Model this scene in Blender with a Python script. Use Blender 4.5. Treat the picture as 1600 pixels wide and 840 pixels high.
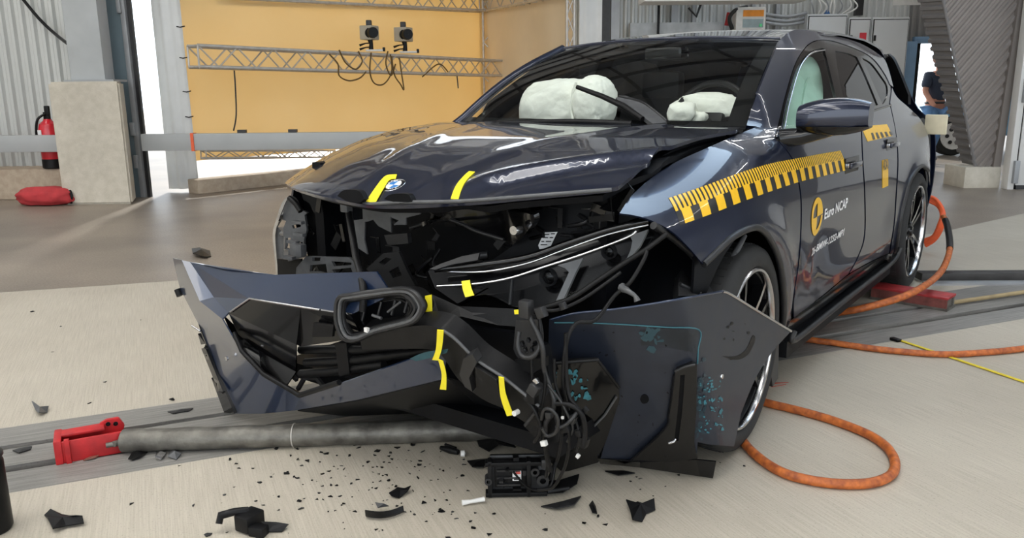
import bpy, bmesh, math, random
import numpy as np
from mathutils import Vector, Matrix
from mathutils.geometry import tessellate_polygon

for o in list(bpy.data.objects): bpy.data.objects.remove(o)
SC = bpy.context.scene
COL = SC.collection
random.seed(7); RNG = np.random.default_rng(7)

# ------------------------------------------------------------------ camera
FPX, PITCH, ROLL, CAMH = 1255.9, 0.2204, -0.0104, 1.289
CARX, CARY, CARYAW = 0.0915, 3.2907, -2.2113
cp, sp = math.cos(PITCH), math.sin(PITCH)
_rt, _up, _fw = np.array([1, 0, 0.]), np.array([0, sp, cp]), np.array([0, cp, -sp])
cr, sr = math.cos(ROLL), math.sin(ROLL)
CR, CU = cr*_rt + sr*_up, -sr*_rt + cr*_up
CW = _fw
cam = bpy.data.objects.new('camera', bpy.data.cameras.new('camera'))
COL.objects.link(cam)
cam.data.sensor_width = 36; cam.data.lens = 36*FPX/1600
cam.data.clip_start = 0.05; cam.data.clip_end = 300
Mx = Matrix.Identity(4)
for i in range(3):
    Mx[i][0], Mx[i][1], Mx[i][2] = CR[i], CU[i], -CW[i]
Mx[2][3] = CAMH
cam.matrix_world = Mx
SC.camera = cam

# ------------------------------------------------------------------ world and exposure
SC.view_settings.view_transform = 'Standard'
SC.view_settings.look = 'None'
SC.view_settings.gamma = 1
SC.view_settings.use_curve_mapping = False
SC.view_settings.exposure = -0.25
wd = bpy.data.worlds.new('sky'); SC.world = wd; wd.use_nodes = True
bg = wd.node_tree.nodes['Background']
bg.inputs[0].default_value = (0.86, 0.93, 1.0, 1); bg.inputs[1].default_value = 3.2
SKYLIGHT = 6.0      # radiance of the roof lights
sun = bpy.data.objects.new('sun', bpy.data.lights.new('sun', 'SUN')); COL.objects.link(sun)
sun.data.energy = 5.0; sun.data.angle = .09; sun.data.color = (1, .95, .86)
sun.rotation_euler = Vector((.12, -.88, -.375)).to_track_quat('-Z', 'Y').to_euler()

# ------------------------------------------------------------------ materials
MATS = {}
def _c(c): return (c[0], c[1], c[2], 1)
def s2l(r, g, b):
    f = lambda v: (v/255/12.92) if v/255 <= .04045 else ((v/255+.055)/1.055)**2.4
    return (f(r), f(g), f(b))
def mat(name, col, rough=.5, metal=0, coat=0, var=.15, scale=8, bump=0, bscale=60, stretch=(1, 1, 1), col2=None, spec=.5, detail=4, coatr=.03, rvar=0):
    if name in MATS: return MATS[name]
    m = bpy.data.materials.new(name); m.use_nodes = True
    nt = m.node_tree; b = nt.nodes['Principled BSDF']; L = nt.links
    tc = nt.nodes.new('ShaderNodeTexCoord'); mp = nt.nodes.new('ShaderNodeMapping')
    mp.inputs['Scale'].default_value = stretch
    L.new(tc.outputs['Object'], mp.inputs[0])
    nz = nt.nodes.new('ShaderNodeTexNoise'); nz.inputs['Scale'].default_value = scale; nz.inputs['Detail'].default_value = detail
    L.new(mp.outputs[0], nz.inputs[0])
    rp = nt.nodes.new('ShaderNodeValToRGB')
    rp.color_ramp.elements[0].position = .3; rp.color_ramp.elements[1].position = .7
    c2 = col2 if col2 else tuple(v*(1+var) for v in col)
    c1 = col if col2 else tuple(v*(1-var) for v in col)
    rp.color_ramp.elements[0].color = _c(c1); rp.color_ramp.elements[1].color = _c(c2)
    L.new(nz.outputs[0], rp.inputs[0]); L.new(rp.outputs[0], b.inputs['Base Color'])
    b.inputs['Roughness'].default_value = rough; b.inputs['Metallic'].default_value = metal
    b.inputs['Coat Weight'].default_value = coat; b.inputs['Coat Roughness'].default_value = coatr
    b.inputs['Specular IOR Level'].default_value = spec
    if rvar:
        mr = nt.nodes.new('ShaderNodeMapRange'); mr.inputs[3].default_value = rough-rvar; mr.inputs[4].default_value = rough+rvar
        L.new(nz.outputs[0], mr.inputs[0]); L.new(mr.outputs[0], b.inputs['Roughness'])
    if bump:
        n2 = nt.nodes.new('ShaderNodeTexNoise'); n2.inputs['Scale'].default_value = bscale; n2.inputs['Detail'].default_value = 3
        L.new(mp.outputs[0], n2.inputs[0])
        bp = nt.nodes.new('ShaderNodeBump'); bp.inputs['Strength'].default_value = bump; bp.inputs['Distance'].default_value = .01
        L.new(n2.outputs[0], bp.inputs['Height']); L.new(bp.outputs[0], b.inputs['Normal'])
    MATS[name] = m
    return m
def emat(name, col, strength):
    m = bpy.data.materials.new(name); m.use_nodes = True
    nt = m.node_tree; b = nt.nodes['Principled BSDF']
    b.inputs['Base Color'].default_value = _c(col)
    b.inputs['Emission Color'].default_value = _c(col); b.inputs['Emission Strength'].default_value = strength
    return m
def glassmat(name, tint, rough=.0, transp=.8, base=(.01, .01, .012), ior=1.5):
    """coated glass sheet: fresnel reflection over tinted transparency"""
    m = bpy.data.materials.new(name); m.use_nodes = True
    nt = m.node_tree; nt.nodes.clear(); L = nt.links
    out = nt.nodes.new('ShaderNodeOutputMaterial')
    tr = nt.nodes.new('ShaderNodeBsdfTransparent'); tr.inputs[0].default_value = _c(tint)
    df = nt.nodes.new('ShaderNodeBsdfDiffuse'); df.inputs[0].default_value = _c(base)
    mx0 = nt.nodes.new('ShaderNodeMixShader'); mx0.inputs[0].default_value = transp
    L.new(df.outputs[0], mx0.inputs[1]); L.new(tr.outputs[0], mx0.inputs[2])
    gl = nt.nodes.new('ShaderNodeBsdfGlossy'); gl.inputs['Roughness'].default_value = rough
    fr = nt.nodes.new('ShaderNodeFresnel'); fr.inputs[0].default_value = ior
    ge = nt.nodes.new('ShaderNodeNewGeometry'); mr = nt.nodes.new('ShaderNodeMapRange')   # same reflectance from either side of the thin sheet
    mr.inputs[3].default_value = ior; mr.inputs[4].default_value = 1/ior
    L.new(ge.outputs['Backfacing'], mr.inputs[0]); L.new(mr.outputs[0], fr.inputs[0])
    nz = nt.nodes.new('ShaderNodeTexNoise'); nz.inputs['Scale'].default_value = 3
    bp = nt.nodes.new('ShaderNodeBump'); bp.inputs['Strength'].default_value = .01
    L.new(nz.outputs[0], bp.inputs['Height']); L.new(bp.outputs[0], gl.inputs['Normal'])
    mx = nt.nodes.new('ShaderNodeMixShader')
    L.new(fr.outputs[0], mx.inputs[0]); L.new(mx0.outputs[0], mx.inputs[1]); L.new(gl.outputs[0], mx.inputs[2])
    L.new(mx.outputs[0], out.inputs[0])
    MATS[name] = m
    return m

PAINT = mat('car_paint', (.008, .0128, .034), rough=.32, metal=.4, coat=1, var=.12, scale=900, coatr=.015)
PAINTB = mat('bumper_paint', (.010, .023, .062), rough=.3, metal=.35, coat=1, var=.12, scale=900, coatr=.03)
SCUFF = mat('scuffed_paint', (.013, .017, .028), rough=.42, metal=.2, coat=.25, var=.25, scale=14, coatr=.2, col2=(.019, .024, .038), rvar=.08)
GBLK = mat('gloss_black', (.004, .004, .0045), rough=.14, spec=.35, coat=.25, var=.2, scale=20)
BLK = mat('black_plastic', (.006, .006, .0065), rough=.42, spec=.22, var=.3, scale=30, bump=.05, bscale=250)
DBLK = mat('dark_cavity', (.003, .0033, .0045), rough=.5, spec=.15, var=.3, scale=12)
GRP = mat('grey_plastic', (.085, .087, .09), rough=.4, var=.2, scale=25)
DGR = mat('dark_grey_plastic', (.016, .016, .017), rough=.42, var=.25, scale=18)
RUB = mat('tyre_rubber', (.014, .014, .014), rough=.72, var=.25, scale=14, bump=.06, bscale=120)
SIL = mat('bright_metal', (.62, .62, .63), rough=.18, metal=1, var=.05, scale=30)
ALU = mat('aluminium', (.56, .53, .49), rough=.38, metal=.35, var=.12, scale=14)
YEL = mat('yellow_tape', s2l(245, 228, 40), rough=.5, var=.05, scale=30)
STY = mat('sticker_yellow', s2l(238, 186, 30), rough=.35, coat=.3, var=.05, scale=40)
STB = mat('sticker_black', (.012, .012, .012), rough=.35, coat=.3, var=.2, scale=40)
STW = mat('sticker_white', (.8, .8, .8), rough=.4, var=.04, scale=40)
WHT = mat('white_plastic', (.75, .74, .71), rough=.5, var=.06, scale=20)
TEAL = mat('teal_smear', (.03, .16, .20), rough=.45, var=.35, scale=40)
ORG = mat('orange_cable', s2l(204, 112, 48), rough=.55, var=.25, scale=38, col2=s2l(138, 68, 34), bump=.15, bscale=60)
ORG2 = mat('bright_orange_cable', s2l(228, 96, 52), rough=.5, var=.1, scale=20)
RED = mat('red_paint', s2l(196, 34, 38), rough=.5, var=.2, scale=12, col2=s2l(150, 24, 28), bump=.1, bscale=40)
GALV = mat('galvanised_steel', s2l(158, 160, 162), rough=.5, metal=.35, var=.08, scale=6)
STEEL = mat('worn_steel', (.085, .078, .068), rough=.5, metal=.5, var=.4, scale=16, bump=.3, bscale=45, col2=(.20, .19, .165))
AIRB = mat('airbag_fabric', s2l(240, 241, 232), rough=.9, var=.05, scale=10, bump=.9, bscale=14)
CURT = mat('curtain_airbag_fabric', s2l(172, 196, 184), rough=.9, var=.06, scale=9, bump=.2, bscale=16)
SEAT = mat('seat_leather', (.028, .028, .03), rough=.55, var=.2, scale=12)
GLASS = glassmat('windshield_glass', (.93, .96, .94), transp=.98)
SGLASS = glassmat('side_glass', (.85, .93, .89), transp=.98, ior=1.42)
TINT = glassmat('tinted_glass', (.05, .05, .05), transp=.6)
LENS = glassmat('headlight_lens', (.72, .74, .76), transp=.95, ior=1.12)

# ------------------------------------------------------------------ object helpers
def link(o, parent=None):
    COL.objects.link(o)
    if parent is not None: o.parent = parent
    return o
def tag(o, label=None, cat=None, group=None, kind=None):
    if label: o['label'] = label
    if cat: o['category'] = cat
    if group: o['group'] = group
    if kind: o['kind'] = kind
    return o
def empty(name, loc=(0, 0, 0), rz=0, parent=None):
    o = bpy.data.objects.new(name, None); o.empty_display_size = .1
    o.location = loc; o.rotation_euler = (0, 0, rz)
    return link(o, parent)
def finish(name, bm, m, parent=None, smooth=True, ang=35, slots=None):
    me = bpy.data.meshes.new(name)
    bmesh.ops.recalc_face_normals(bm, faces=bm.faces)
    if smooth:
        for f in bm.faces: f.smooth = True
    bm.to_mesh(me); bm.free()
    if smooth: me.set_sharp_from_angle(angle=math.radians(ang))
    for mm in (slots or [m]): me.materials.append(mm)
    o = bpy.data.objects.new(name, me)
    return link(o, parent)
def struct(o): o['kind'] = 'structure'; return o
def bx(bm, c, s, rot=None, bevel=0):
    r = bmesh.ops.create_cube(bm, size=1)
    vs = r['verts']
    bmesh.ops.scale(bm, vec=s, verts=vs)
    if bevel:
        es = list({e for v in vs for e in v.link_edges})
        rr = bmesh.ops.bevel(bm, geom=es, offset=bevel, segments=2, affect='EDGES', profile=.6)
        vs = list({v for f in rr['faces'] for v in f.verts} | {v for v in vs if v.is_valid})
    if rot is not None: bmesh.ops.rotate(bm, cent=(0, 0, 0), matrix=rot, verts=vs)
    bmesh.ops.translate(bm, vec=c, verts=vs)
    return vs
def box(name, c, s, m, parent=None, rz=0, bevel=0, rot=None):
    bm = bmesh.new()
    bx(bm, c, s, rot if rot is not None else (Matrix.Rotation(rz, 3, 'Z') if rz else None), bevel)
    return finish(name, bm, m, parent, smooth=bool(bevel))
def crom(pts, n=6, closed=False):
    """Catmull-Rom through the points"""
    P = np.array(pts, float); N = len(P); out = []
    if N < 3: return P
    rng = range(N) if closed else range(N-1)
    for i in rng:
        if closed: a, b, c, d = P[(i-1) % N], P[i], P[(i+1) % N], P[(i+2) % N]
        else: a, b, c, d = P[max(i-1, 0)], P[i], P[i+1], P[min(i+2, N-1)]
        for k in range(n):
            t = k/n
            out.append(.5*((2*b)+(c-a)*t+(2*a-5*b+4*c-d)*t*t+(3*b-a-3*c+d)*t**3))
    if not closed: out.append(P[-1])
    return np.array(out)
def addtube(bm, pts, r, n=8, cap=True, closed=False):
    P = [Vector(p) for p in pts]; N = len(P)
    rs = r if hasattr(r, '__len__') else [r]*N
    if len(rs) != N: rs = np.interp(np.linspace(0, 1, N), np.linspace(0, 1, len(rs)), rs)
    rings = []; up = None
    for i in range(N):
        if closed: t = (P[(i+1) % N]-P[(i-1) % N])
        else: t = P[min(i+1, N-1)]-P[max(i-1, 0)]
        if t.length < 1e-9: t = Vector((0, 0, 1))
        t.normalize()
        if up is None:
            up = Vector((0, 0, 1)) if abs(t.z) < .9 else Vector((1, 0, 0))
        up = (up-t*up.dot(t))
        if up.length < 1e-6: up = t.orthogonal()
        up.normalize(); sd = t.cross(up)
        rings.append([bm.verts.new(P[i]+(up*math.cos(2*math.pi*k/n)+sd*math.sin(2*math.pi*k/n))*rs[i]) for k in range(n)])
    for i in range(N if closed else N-1):
        a, b = rings[i], rings[(i+1) % N]
        for k in range(n): bm.faces.new((a[k], a[(k+1) % n], b[(k+1) % n], b[k]))
    if cap and not closed:
        bm.faces.new(rings[0]); bm.faces.new(rings[-1])
def tube(name, pts, r, m, parent=None, n=8, smooth=0, closed=False):
    bm = bmesh.new()
    if smooth: pts = crom(pts, smooth, closed)
    addtube(bm, pts, r, n, closed=closed)
    return finish(name, bm, m, parent, ang=60)
def addlathe(bm, prof, n=32, axis='Y', c=(0, 0, 0)):
    """prof: list of (r, h) revolved about the axis through c; closed profile when first==last"""
    rings = []
    for (r, h) in prof:
        ring = []
        for k in range(n):
            a = 2*math.pi*k/n
            u, v = r*math.cos(a), r*math.sin(a)
            p = (u, h, v) if axis == 'Y' else ((u, v, h) if axis == 'Z' else (h, u, v))
            ring.append(bm.verts.new((p[0]+c[0], p[1]+c[1], p[2]+c[2])))
        rings.append(ring)
    for i in range(len(rings)-1):
        a, b = rings[i], rings[i+1]
        for k in range(n): bm.faces.new((a[k], a[(k+1) % n], b[(k+1) % n], b[k]))
    return rings
def lathe(name, prof, m, parent=None, n=32, axis='Y', c=(0, 0, 0), caps=True, ang=35):
    bm = bmesh.new(); rg = addlathe(bm, prof, n, axis, c)
    if caps:
        for r_ in (rg[0], rg[-1]):
            try: bm.faces.new(r_)
            except Exception: pass
    bmesh.ops.remove_doubles(bm, verts=bm.verts, dist=1e-6)
    return finish(name, bm, m, parent, ang=ang)
def prism(name, poly, m, parent=None, z0=0, z1=1, plane='XY', smooth=False, bevel=0):
    """polygon extruded along the missing axis"""
    bm = bmesh.new()
    def mk(p, h): return {'XY': (p[0], p[1], h), 'XZ': (p[0], h, p[1]), 'YZ': (h, p[0], p[1])}[plane]
    a = [bm.verts.new(mk(p, z0)) for p in poly]; b = [bm.verts.new(mk(p, z1)) for p in poly]
    n = len(poly)
    bm.faces.new(a); bm.faces.new(b[::-1])
    for i in range(n): bm.faces.new((a[i], b[i], b[(i+1) % n], a[(i+1) % n]))
    if bevel:
        bmesh.ops.recalc_face_normals(bm, faces=bm.faces)
        bmesh.ops.bevel(bm, geom=list(bm.edges), offset=bevel, segments=2, affect='EDGES')
    bmesh.ops.triangulate(bm, faces=[f for f in bm.faces if len(f.verts) > 4])
    return finish(name, bm, m, parent, smooth=bool(bevel) or smooth)

# ------------------------------------------------------------------ photograph pixel -> place
cy_, sy_ = math.cos(CARYAW), math.sin(CARYAW)
CM = np.array([[cy_, -sy_, 0], [sy_, cy_, 0], [0, 0, 1]])
CO = np.array([CARX, CARY, 0.]); CC = np.array([0, 0, CAMH])
CAMCAR = CM.T @ (CC-CO)
def raysw(uv):
    uv = np.atleast_2d(np.asarray(uv, float))[:, :2]
    return CW+np.outer((uv[:, 0]-800)/FPX, CR)-np.outer((uv[:, 1]-420)/FPX, CU)
def wz(u, v, z=0.):        # world point at height z
    d = raysw([(u, v)])[0]; return CC+d*((z-CC[2])/d[2])
def wy(u, v, y):           # world point at depth Y
    d = raysw([(u, v)])[0]; return CC+d*(y/d[1])
def carpt(u, v, ax, val):  # point in car coordinates on the plane ax = val
    d = CM.T @ raysw([(u, v)])[0]; i = 'xyz'.index(ax)
    return CAMCAR+d*((val-CAMCAR[i])/d[i])
def hit(uv, F, t0=1.2, t1=9.0, n=500):
    """first point, in car coordinates, where each ray crosses the surface F = 0"""
    D = raysw(uv) @ CM
    ts = np.linspace(t0, t1, n)
    P = CAMCAR+D[:, None, :]*ts[None, :, None]
    f = F(P[..., 0], P[..., 1], P[..., 2])
    sgn = (f[:, :-1]*f[:, 1:] <= 0)
    i = np.argmax(sgn, 1); ok = sgn.any(1)
    i = np.where(ok, i, np.argmin(np.abs(f), 1).clip(0, n-2))
    a, b = ts[i], ts[i+1]
    for _ in range(24):
        mid = .5*(a+b); p = CAMCAR+D*a[:, None]; q_ = CAMCAR+D*mid[:, None]
        fa = F(p[:, 0], p[:, 1], p[:, 2]); fm = F(q_[:, 0], q_[:, 1], q_[:, 2])
        same = fa*fm > 0
        a = np.where(same, mid, a); b = np.where(same, b, mid)
    return CAMCAR+D*(.5*(a+b))[:, None]
def outline(pts, n=5):
    """closed outline; a point (u, v) is smoothed through, (u, v, 1) is a corner"""
    N = len(pts); cor = [i for i in range(N) if len(pts[i]) > 2]
    P = [np.array(p[:2], float) for p in pts]
    if not cor: return crom(P, n, True)
    out = []
    for k, i in enumerate(cor):
        j = cor[(k+1) % len(cor)]; seg = [P[i]]; a = i
        while True:
            a = (a+1) % N; seg.append(P[a])
            if a == j: break
        if len(seg) > 2: out += list(crom(seg, n))[:-1]
        else: out += [seg[0]]
    return np.array(out)
def flat_patch(out, holes, step):
    bm = bmesh.new()
    loops = [out]+list(holes)
    lens = [len(l) for l in loops]
    vs = [bm.verts.new((p[0], p[1], 0)) for l in loops for p in l]
    tris = tessellate_polygon([[Vector((p[0], p[1], 0)) for p in l] for l in loops])
    for t in tris:
        try: bm.faces.new([vs[i] for i in t])
        except Exception: pass
    A = np.concatenate([np.asarray(l)[:, :2] for l in loops])
    sx, sy2 = step if hasattr(step, '__len__') else (step, step)
    for ax, st in ((0, sx), (1, sy2)):
        lo, hi = A[:, ax].min(), A[:, ax].max()
        k = int((hi-lo)/st)
        for i in range(1, k+1):
            c = lo+(hi-lo)*i/(k+1); co = [0, 0, 0]; no = [0, 0, 0]; co[ax] = c; no[ax] = 1
            bmesh.ops.bisect_plane(bm, geom=bm.verts[:]+bm.edges[:]+bm.faces[:], plane_co=co, plane_no=no, dist=1e-5)
    # merge the triangulation back into grid cells
    bmesh.ops.dissolve_limit(bm, angle_limit=.001, verts=[], edges=[e for e in bm.edges if len(e.link_faces) == 2 and
        not any(abs(e.verts[0].co[a]-e.verts[1].co[a]) < 1e-4 for a in (0, 1))])
    bmesh.ops.triangulate(bm, faces=[f for f in bm.faces if len(f.verts) > 4])
    bm.verts.index_update()
    return bm
def thicken(bm, thick, toward=None):
    """give an open sheet real thickness away from the viewer side"""
    bm.normal_update()
    bmesh.ops.recalc_face_normals(bm, faces=bm.faces)
    bm.normal_update()
    if toward is not None and len(bm.faces):
        s_ = 0.
        for f in bm.faces: s_ += f.normal.dot(Vector(toward)-f.calc_center_median())*f.calc_area()
        if s_ < 0:
            bmesh.ops.reverse_faces(bm, faces=bm.faces); bm.normal_update()
    faces = list(bm.faces); bnd = [e for e in bm.edges if len(e.link_faces) == 1]
    vm = {}
    for v in list(bm.verts):
        vm[v] = bm.verts.new(v.co-v.normal*thick)
    for f in faces: 
        nf = bm.faces.new([vm[v] for v in reversed(f.verts)]); nf.material_index = f.material_index
    for e in bnd:
        a, b = e.verts
        try:
            nf = bm.faces.new((a, b, vm[b], vm[a])); nf.material_index = e.link_faces[0].material_index
        except Exception: pass
def sheet(name, out2d, mapf, m, parent, thick=.004, step=8, holes=(), corners_smooth=True, toward=None, ang=35, slots=None, colour=None):
    """an outline in some 2-D chart, filled, mapped into 3-D by mapf(Nx2)->Nx3 and thickened"""
    bm = flat_patch(out2d, holes, step)
    co = np.array([v.co[:2] for v in bm.verts])
    if colour:
        for f in bm.faces:
            c = f.calc_center_median(); f.material_index = colour(c.x, c.y)
    P = mapf(co)
    for v, p in zip(bm.verts, P): v.co = p
    if thick: thicken(bm, thick, CAMCAR if toward is None else toward)
    return finish(name, bm, m, parent, ang=ang, slots=slots)
def pxsheet(name, pts, F, m, parent, thick=.004, step=8, holes=(), ang=35, raw=False, off=0, t0=1.2, t1=9.):
    """outline measured in the photograph, laid on the real surface F = 0 (car coordinates)"""
    o2 = np.array([p[:2] for p in pts], float) if raw else outline(pts)
    hs = [outline(h) for h in holes]
    F2 = F if not off else (lambda x, y, z: F(x, y, z)-off)
    return sheet(name, o2, lambda c: hit(c, F2, t0, t1), m, parent, thick, step, hs, ang=ang)
def plane(p0, p1, p2):
    p0, p1, p2 = (np.array(p, float) for p in (p0, p1, p2)); n = np.cross(p1-p0, p2-p0); n /= np.linalg.norm(n)
    return lambda x, y, z: (x-p0[0])*n[0]+(y-p0[1])*n[1]+(z-p0[2])*n[2]
def smooth_table(xs, ys, w=.05, step=.002):
    g = np.arange(xs[0]-1, xs[-1]+1, step)
    e0 = (ys[1]-ys[0])/(xs[1]-xs[0]); e1 = (ys[-1]-ys[-2])/(xs[-1]-xs[-2])
    v = np.interp(g, xs, ys); v = np.where(g < xs[0], ys[0]+(g-xs[0])*e0, v); v = np.where(g > xs[-1], ys[-1]+(g-xs[-1])*e1, v)
    k = max(3, int(w/step)); ker = np.ones(k)/k
    for _ in range(3):
        v = np.convolve(np.pad(v, k, mode='edge'), ker, mode='same')[k:-k]
    return lambda q_: np.interp(q_, g, v)
def sst(t): t = np.clip(t, 0, 1); return t*t*(3-2*t)

# ================================================================== THE SETTING
def concrete(name, c1, c2, rough=.6, stretch=(1, 1, 1), bump=.35, stain=(.75, .75, .75), rot=0.0, fine=70):
    m = bpy.data.materials.new(name); m.use_nodes = True
    nt = m.node_tree; b = nt.nodes['Principled BSDF']; L = nt.links
    tc = nt.nodes.new('ShaderNodeTexCoord')
    mp0 = nt.nodes.new('ShaderNodeMapping'); mp0.inputs['Rotation'].default_value = (0, 0, rot); L.new(tc.outputs['Object'], mp0.inputs[0])
    mp = nt.nodes.new('ShaderNodeMapping'); mp.inputs['Scale'].default_value = stretch; L.new(mp0.outputs[0], mp.inputs[0])
    big = nt.nodes.new('ShaderNodeTexNoise'); big.inputs['Scale'].default_value = 1.1; big.inputs['Detail'].default_value = 6; L.new(tc.outputs['Object'], big.inputs[0])
    fin = nt.nodes.new('ShaderNodeTexNoise'); fin.inputs['Scale'].default_value = fine; fin.inputs['Detail'].default_value = 4; L.new(mp.outputs[0], fin.inputs[0])
    spk = nt.nodes.new('ShaderNodeTexNoise'); spk.inputs['Scale'].default_value = 160; spk.inputs['Detail'].default_value = 2; L.new(tc.outputs['Object'], spk.inputs[0])
    r1 = nt.nodes.new('ShaderNodeValToRGB'); r1.color_ramp.elements[0].position = .35; r1.color_ramp.elements[1].position = .65
    r1.color_ramp.elements[0].color = _c(c1); r1.color_ramp.elements[1].color = _c(c2)
    L.new(fin.outputs[0], r1.inputs[0])
    mx = nt.nodes.new('ShaderNodeMixRGB'); mx.blend_type = 'MULTIPLY'
    r2 = nt.nodes.new('ShaderNodeValToRGB'); r2.color_ramp.elements[0].position = .32; r2.color_ramp.elements[1].position = .62
    r2.color_ramp.elements[0].color = _c(stain); r2.color_ramp.elements[1].color = (1, 1, 1, 1)
    L.new(big.outputs[0], r2.inputs[0]); mx.inputs[0].default_value = 1
    L.new(r1.outputs[0], mx.inputs[1]); L.new(r2.outputs[0], mx.inputs[2])
    r3 = nt.nodes.new('ShaderNodeValToRGB'); r3.color_ramp.elements[0].position = .25; r3.color_ramp.elements[1].position = .42
    r3.color_ramp.elements[0].color = (.7, .7, .7, 1); r3.color_ramp.elements[1].color = (1, 1, 1, 1)
    L.new(spk.outputs[0], r3.inputs[0])
    mx2 = nt.nodes.new('ShaderNodeMixRGB'); mx2.blend_type = 'MULTIPLY'; mx2.inputs[0].default_value = 1
    L.new(mx.outputs[0], mx2.inputs[1]); L.new(r3.outputs[0], mx2.inputs[2]); L.new(mx2.outputs[0], b.inputs['Base Color'])
    b.inputs['Roughness'].default_value = rough
    bp = nt.nodes.new('ShaderNodeBump'); bp.inputs['Strength'].default_value = bump; bp.inputs['Distance'].default_value = .004
    L.new(fin.outputs[0], bp.inputs['Height']); L.new(bp.outputs[0], b.inputs['Normal'])
    MATS[name] = m; return m
TRK = math.atan(.418)
FLOORM = concrete('brushed_concrete', s2l(177, 169, 154), s2l(190, 182, 167), rough=.6, stretch=(2.4, .06, 1), rot=-TRK-.02, stain=(.88, .87, .86), bump=.25, fine=75)
ASPH = concrete('dark_asphalt', s2l(132, 120, 107), s2l(152, 140, 126), rough=.42, stain=(.72, .72, .73), bump=.15)
PLATE = concrete('rail_plate_steel', s2l(118, 116, 112), s2l(146, 143, 138), rough=.45, stretch=(.06, 1.4, 1), rot=-TRK, stain=(.68, .68, .68), bump=.1)
BLOCKM = concrete('cast_concrete', s2l(196, 188, 172), s2l(208, 200, 185), rough=.8, stain=(.86, .86, .86), bump=.2, fine=12)
KERBM = concrete('kerb_concrete', s2l(176, 158, 138), s2l(190, 174, 154), rough=.85, stain=(.85, .84, .82), bump=.2, fine=14)
WALLM = mat('corrugated_wall_metal', s2l(196, 197, 194), rough=.45, metal=.25, var=.05, scale=2, stretch=(1, 1, .3))
WALLG = mat('grey_sheet_metal', s2l(132, 130, 128), rough=.5, metal=.25, var=.07, scale=3)
CEILM = mat('ceiling_sheet', s2l(196, 202, 212), rough=.6, var=.06, scale=2)
BEAMM = mat('ceiling_beam', s2l(96, 98, 104), rough=.6, var=.08, scale=3)

def ngon(name, pts, z, m, thick=.0):
    bm = bmesh.new()
    bm.faces.new([bm.verts.new((p[0], p[1], z)) for p in pts])
    if thick:
        r = bmesh.ops.extrude_face_region(bm, geom=bm.faces[:])
        bmesh.ops.translate(bm, vec=(0, 0, -thick), verts=[v for v in r['geom'] if isinstance(v, bmesh.types.BMVert)])
    return struct(finish(name, bm, m, smooth=False))
def TY(c, X): return c+.418*X
XA, XB = -13., 15.
ngon('floor', [(XA, -9), (XB, -9), (XB, TY(3.14, XB)), (XA, TY(3.14, XA))], 0, FLOORM)
ngon('floor_middle', [(XA, TY(3.815, XA)), (3.5, TY(3.815, 3.5)), (5.0, 6.9), (3.74, 7.0), (-1.71, 5.67), (-3.41, 5.20), (XA, 2.55)], 0, FLOORM)
ngon('floor_right', [(3.5, TY(3.815, 3.5)), (XB, TY(3.815, XB)), (XB, 10.6), (5.9, 8.6), (3.74, 7.0), (5.0, 6.9)], 0, FLOORM)
ngon('floor_back', [(XA, 2.55), (-3.41, 5.20), (-1.71, 5.67), (3.74, 7.0), (5.9, 8.6), (XB, 10.6), (XB, 22), (XA, 22)], 0, ASPH)
rail = empty('floor_rail'); rail['kind'] = 'structure'
for c0, c1 in ((3.14, 3.33), (3.39, 3.565), (3.607, 3.815)):
    bm = bmesh.new()
    a = [bm.verts.new((x, TY(c, x), 0)) for x, c in ((XA, c0), (XB, c0), (XB, c1), (XA, c1))]
    b = [bm.verts.new((v.co.x, v.co.y, -.12)) for v in a]
    bm.faces.new(a); bm.faces.new(b[::-1])
    for i in range(4): bm.faces.new((a[i], b[i], b[(i+1) % 4], a[(i+1) % 4]))
    finish('rail_plate', bm, PLATE, rail, smooth=False)
bm = bmesh.new()
bm.faces.new([bm.verts.new((x, TY(c, x), -.12)) for x, c in ((XA, 3.1), (XB, 3.1), (XB, 3.85), (XA, 3.85))])
finish('rail_channel', bm, DBLK, rail, smooth=False)

def corrugated(name, x0, x1, z0, z1, y, m, pitch=.127, depth=.035, ycurve=None, kind='wall'):
    """trapezoid-profile sheet standing in the XZ plane"""
    bm = bmesh.new(); x = x0; prof = []
    while x < x1:
        for fx, d in ((0, 0), (.3, 0), (.5, 1), (.8, 1)):
            xx = min(x+fx*pitch, x1); prof.append((xx, y-d*depth))
        x += pitch
    prof.append((x1, y))
    a = [bm.verts.new((p[0], p[1], z0)) for p in prof]; b = [bm.verts.new((p[0], p[1], z1)) for p in prof]
    for i in range(len(prof)-1): bm.faces.new((a[i], a[i+1], b[i+1], b[i]))
    thicken(bm, .004, (0, 0, 2))
    return struct(finish(name, bm, m, smooth=False))
HZ = 6.4
corrugated('wall_left_back', -13, -5.12, .35, HZ, 10.45, WALLM)
struct(box('trim_1', (-9.1, 10.25, .19), (7.8, .5, .38), KERBM, bevel=.02))
struct(box('wall_left', (-13.1, 3.4, 3.2), (.2, 26, 6.4), WALLM))
WRM = mat('dark_hall_wall', s2l(108, 108, 106), rough=.6, var=.06, scale=2)
struct(box('wall_right', (15.1, 10.5, 3.2), (.2, 13, 6.4), WRM)); struct(box('wall_right_front', (15.1, -8., 3.2), (.2, 3, 6.4), WRM)); struct(box('wall_right_over_gap', (15.1, -1.25, 5.4), (.2, 10.5, 2), WRM))  # unseen wall; its opening is added to let light onto the car's side
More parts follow.
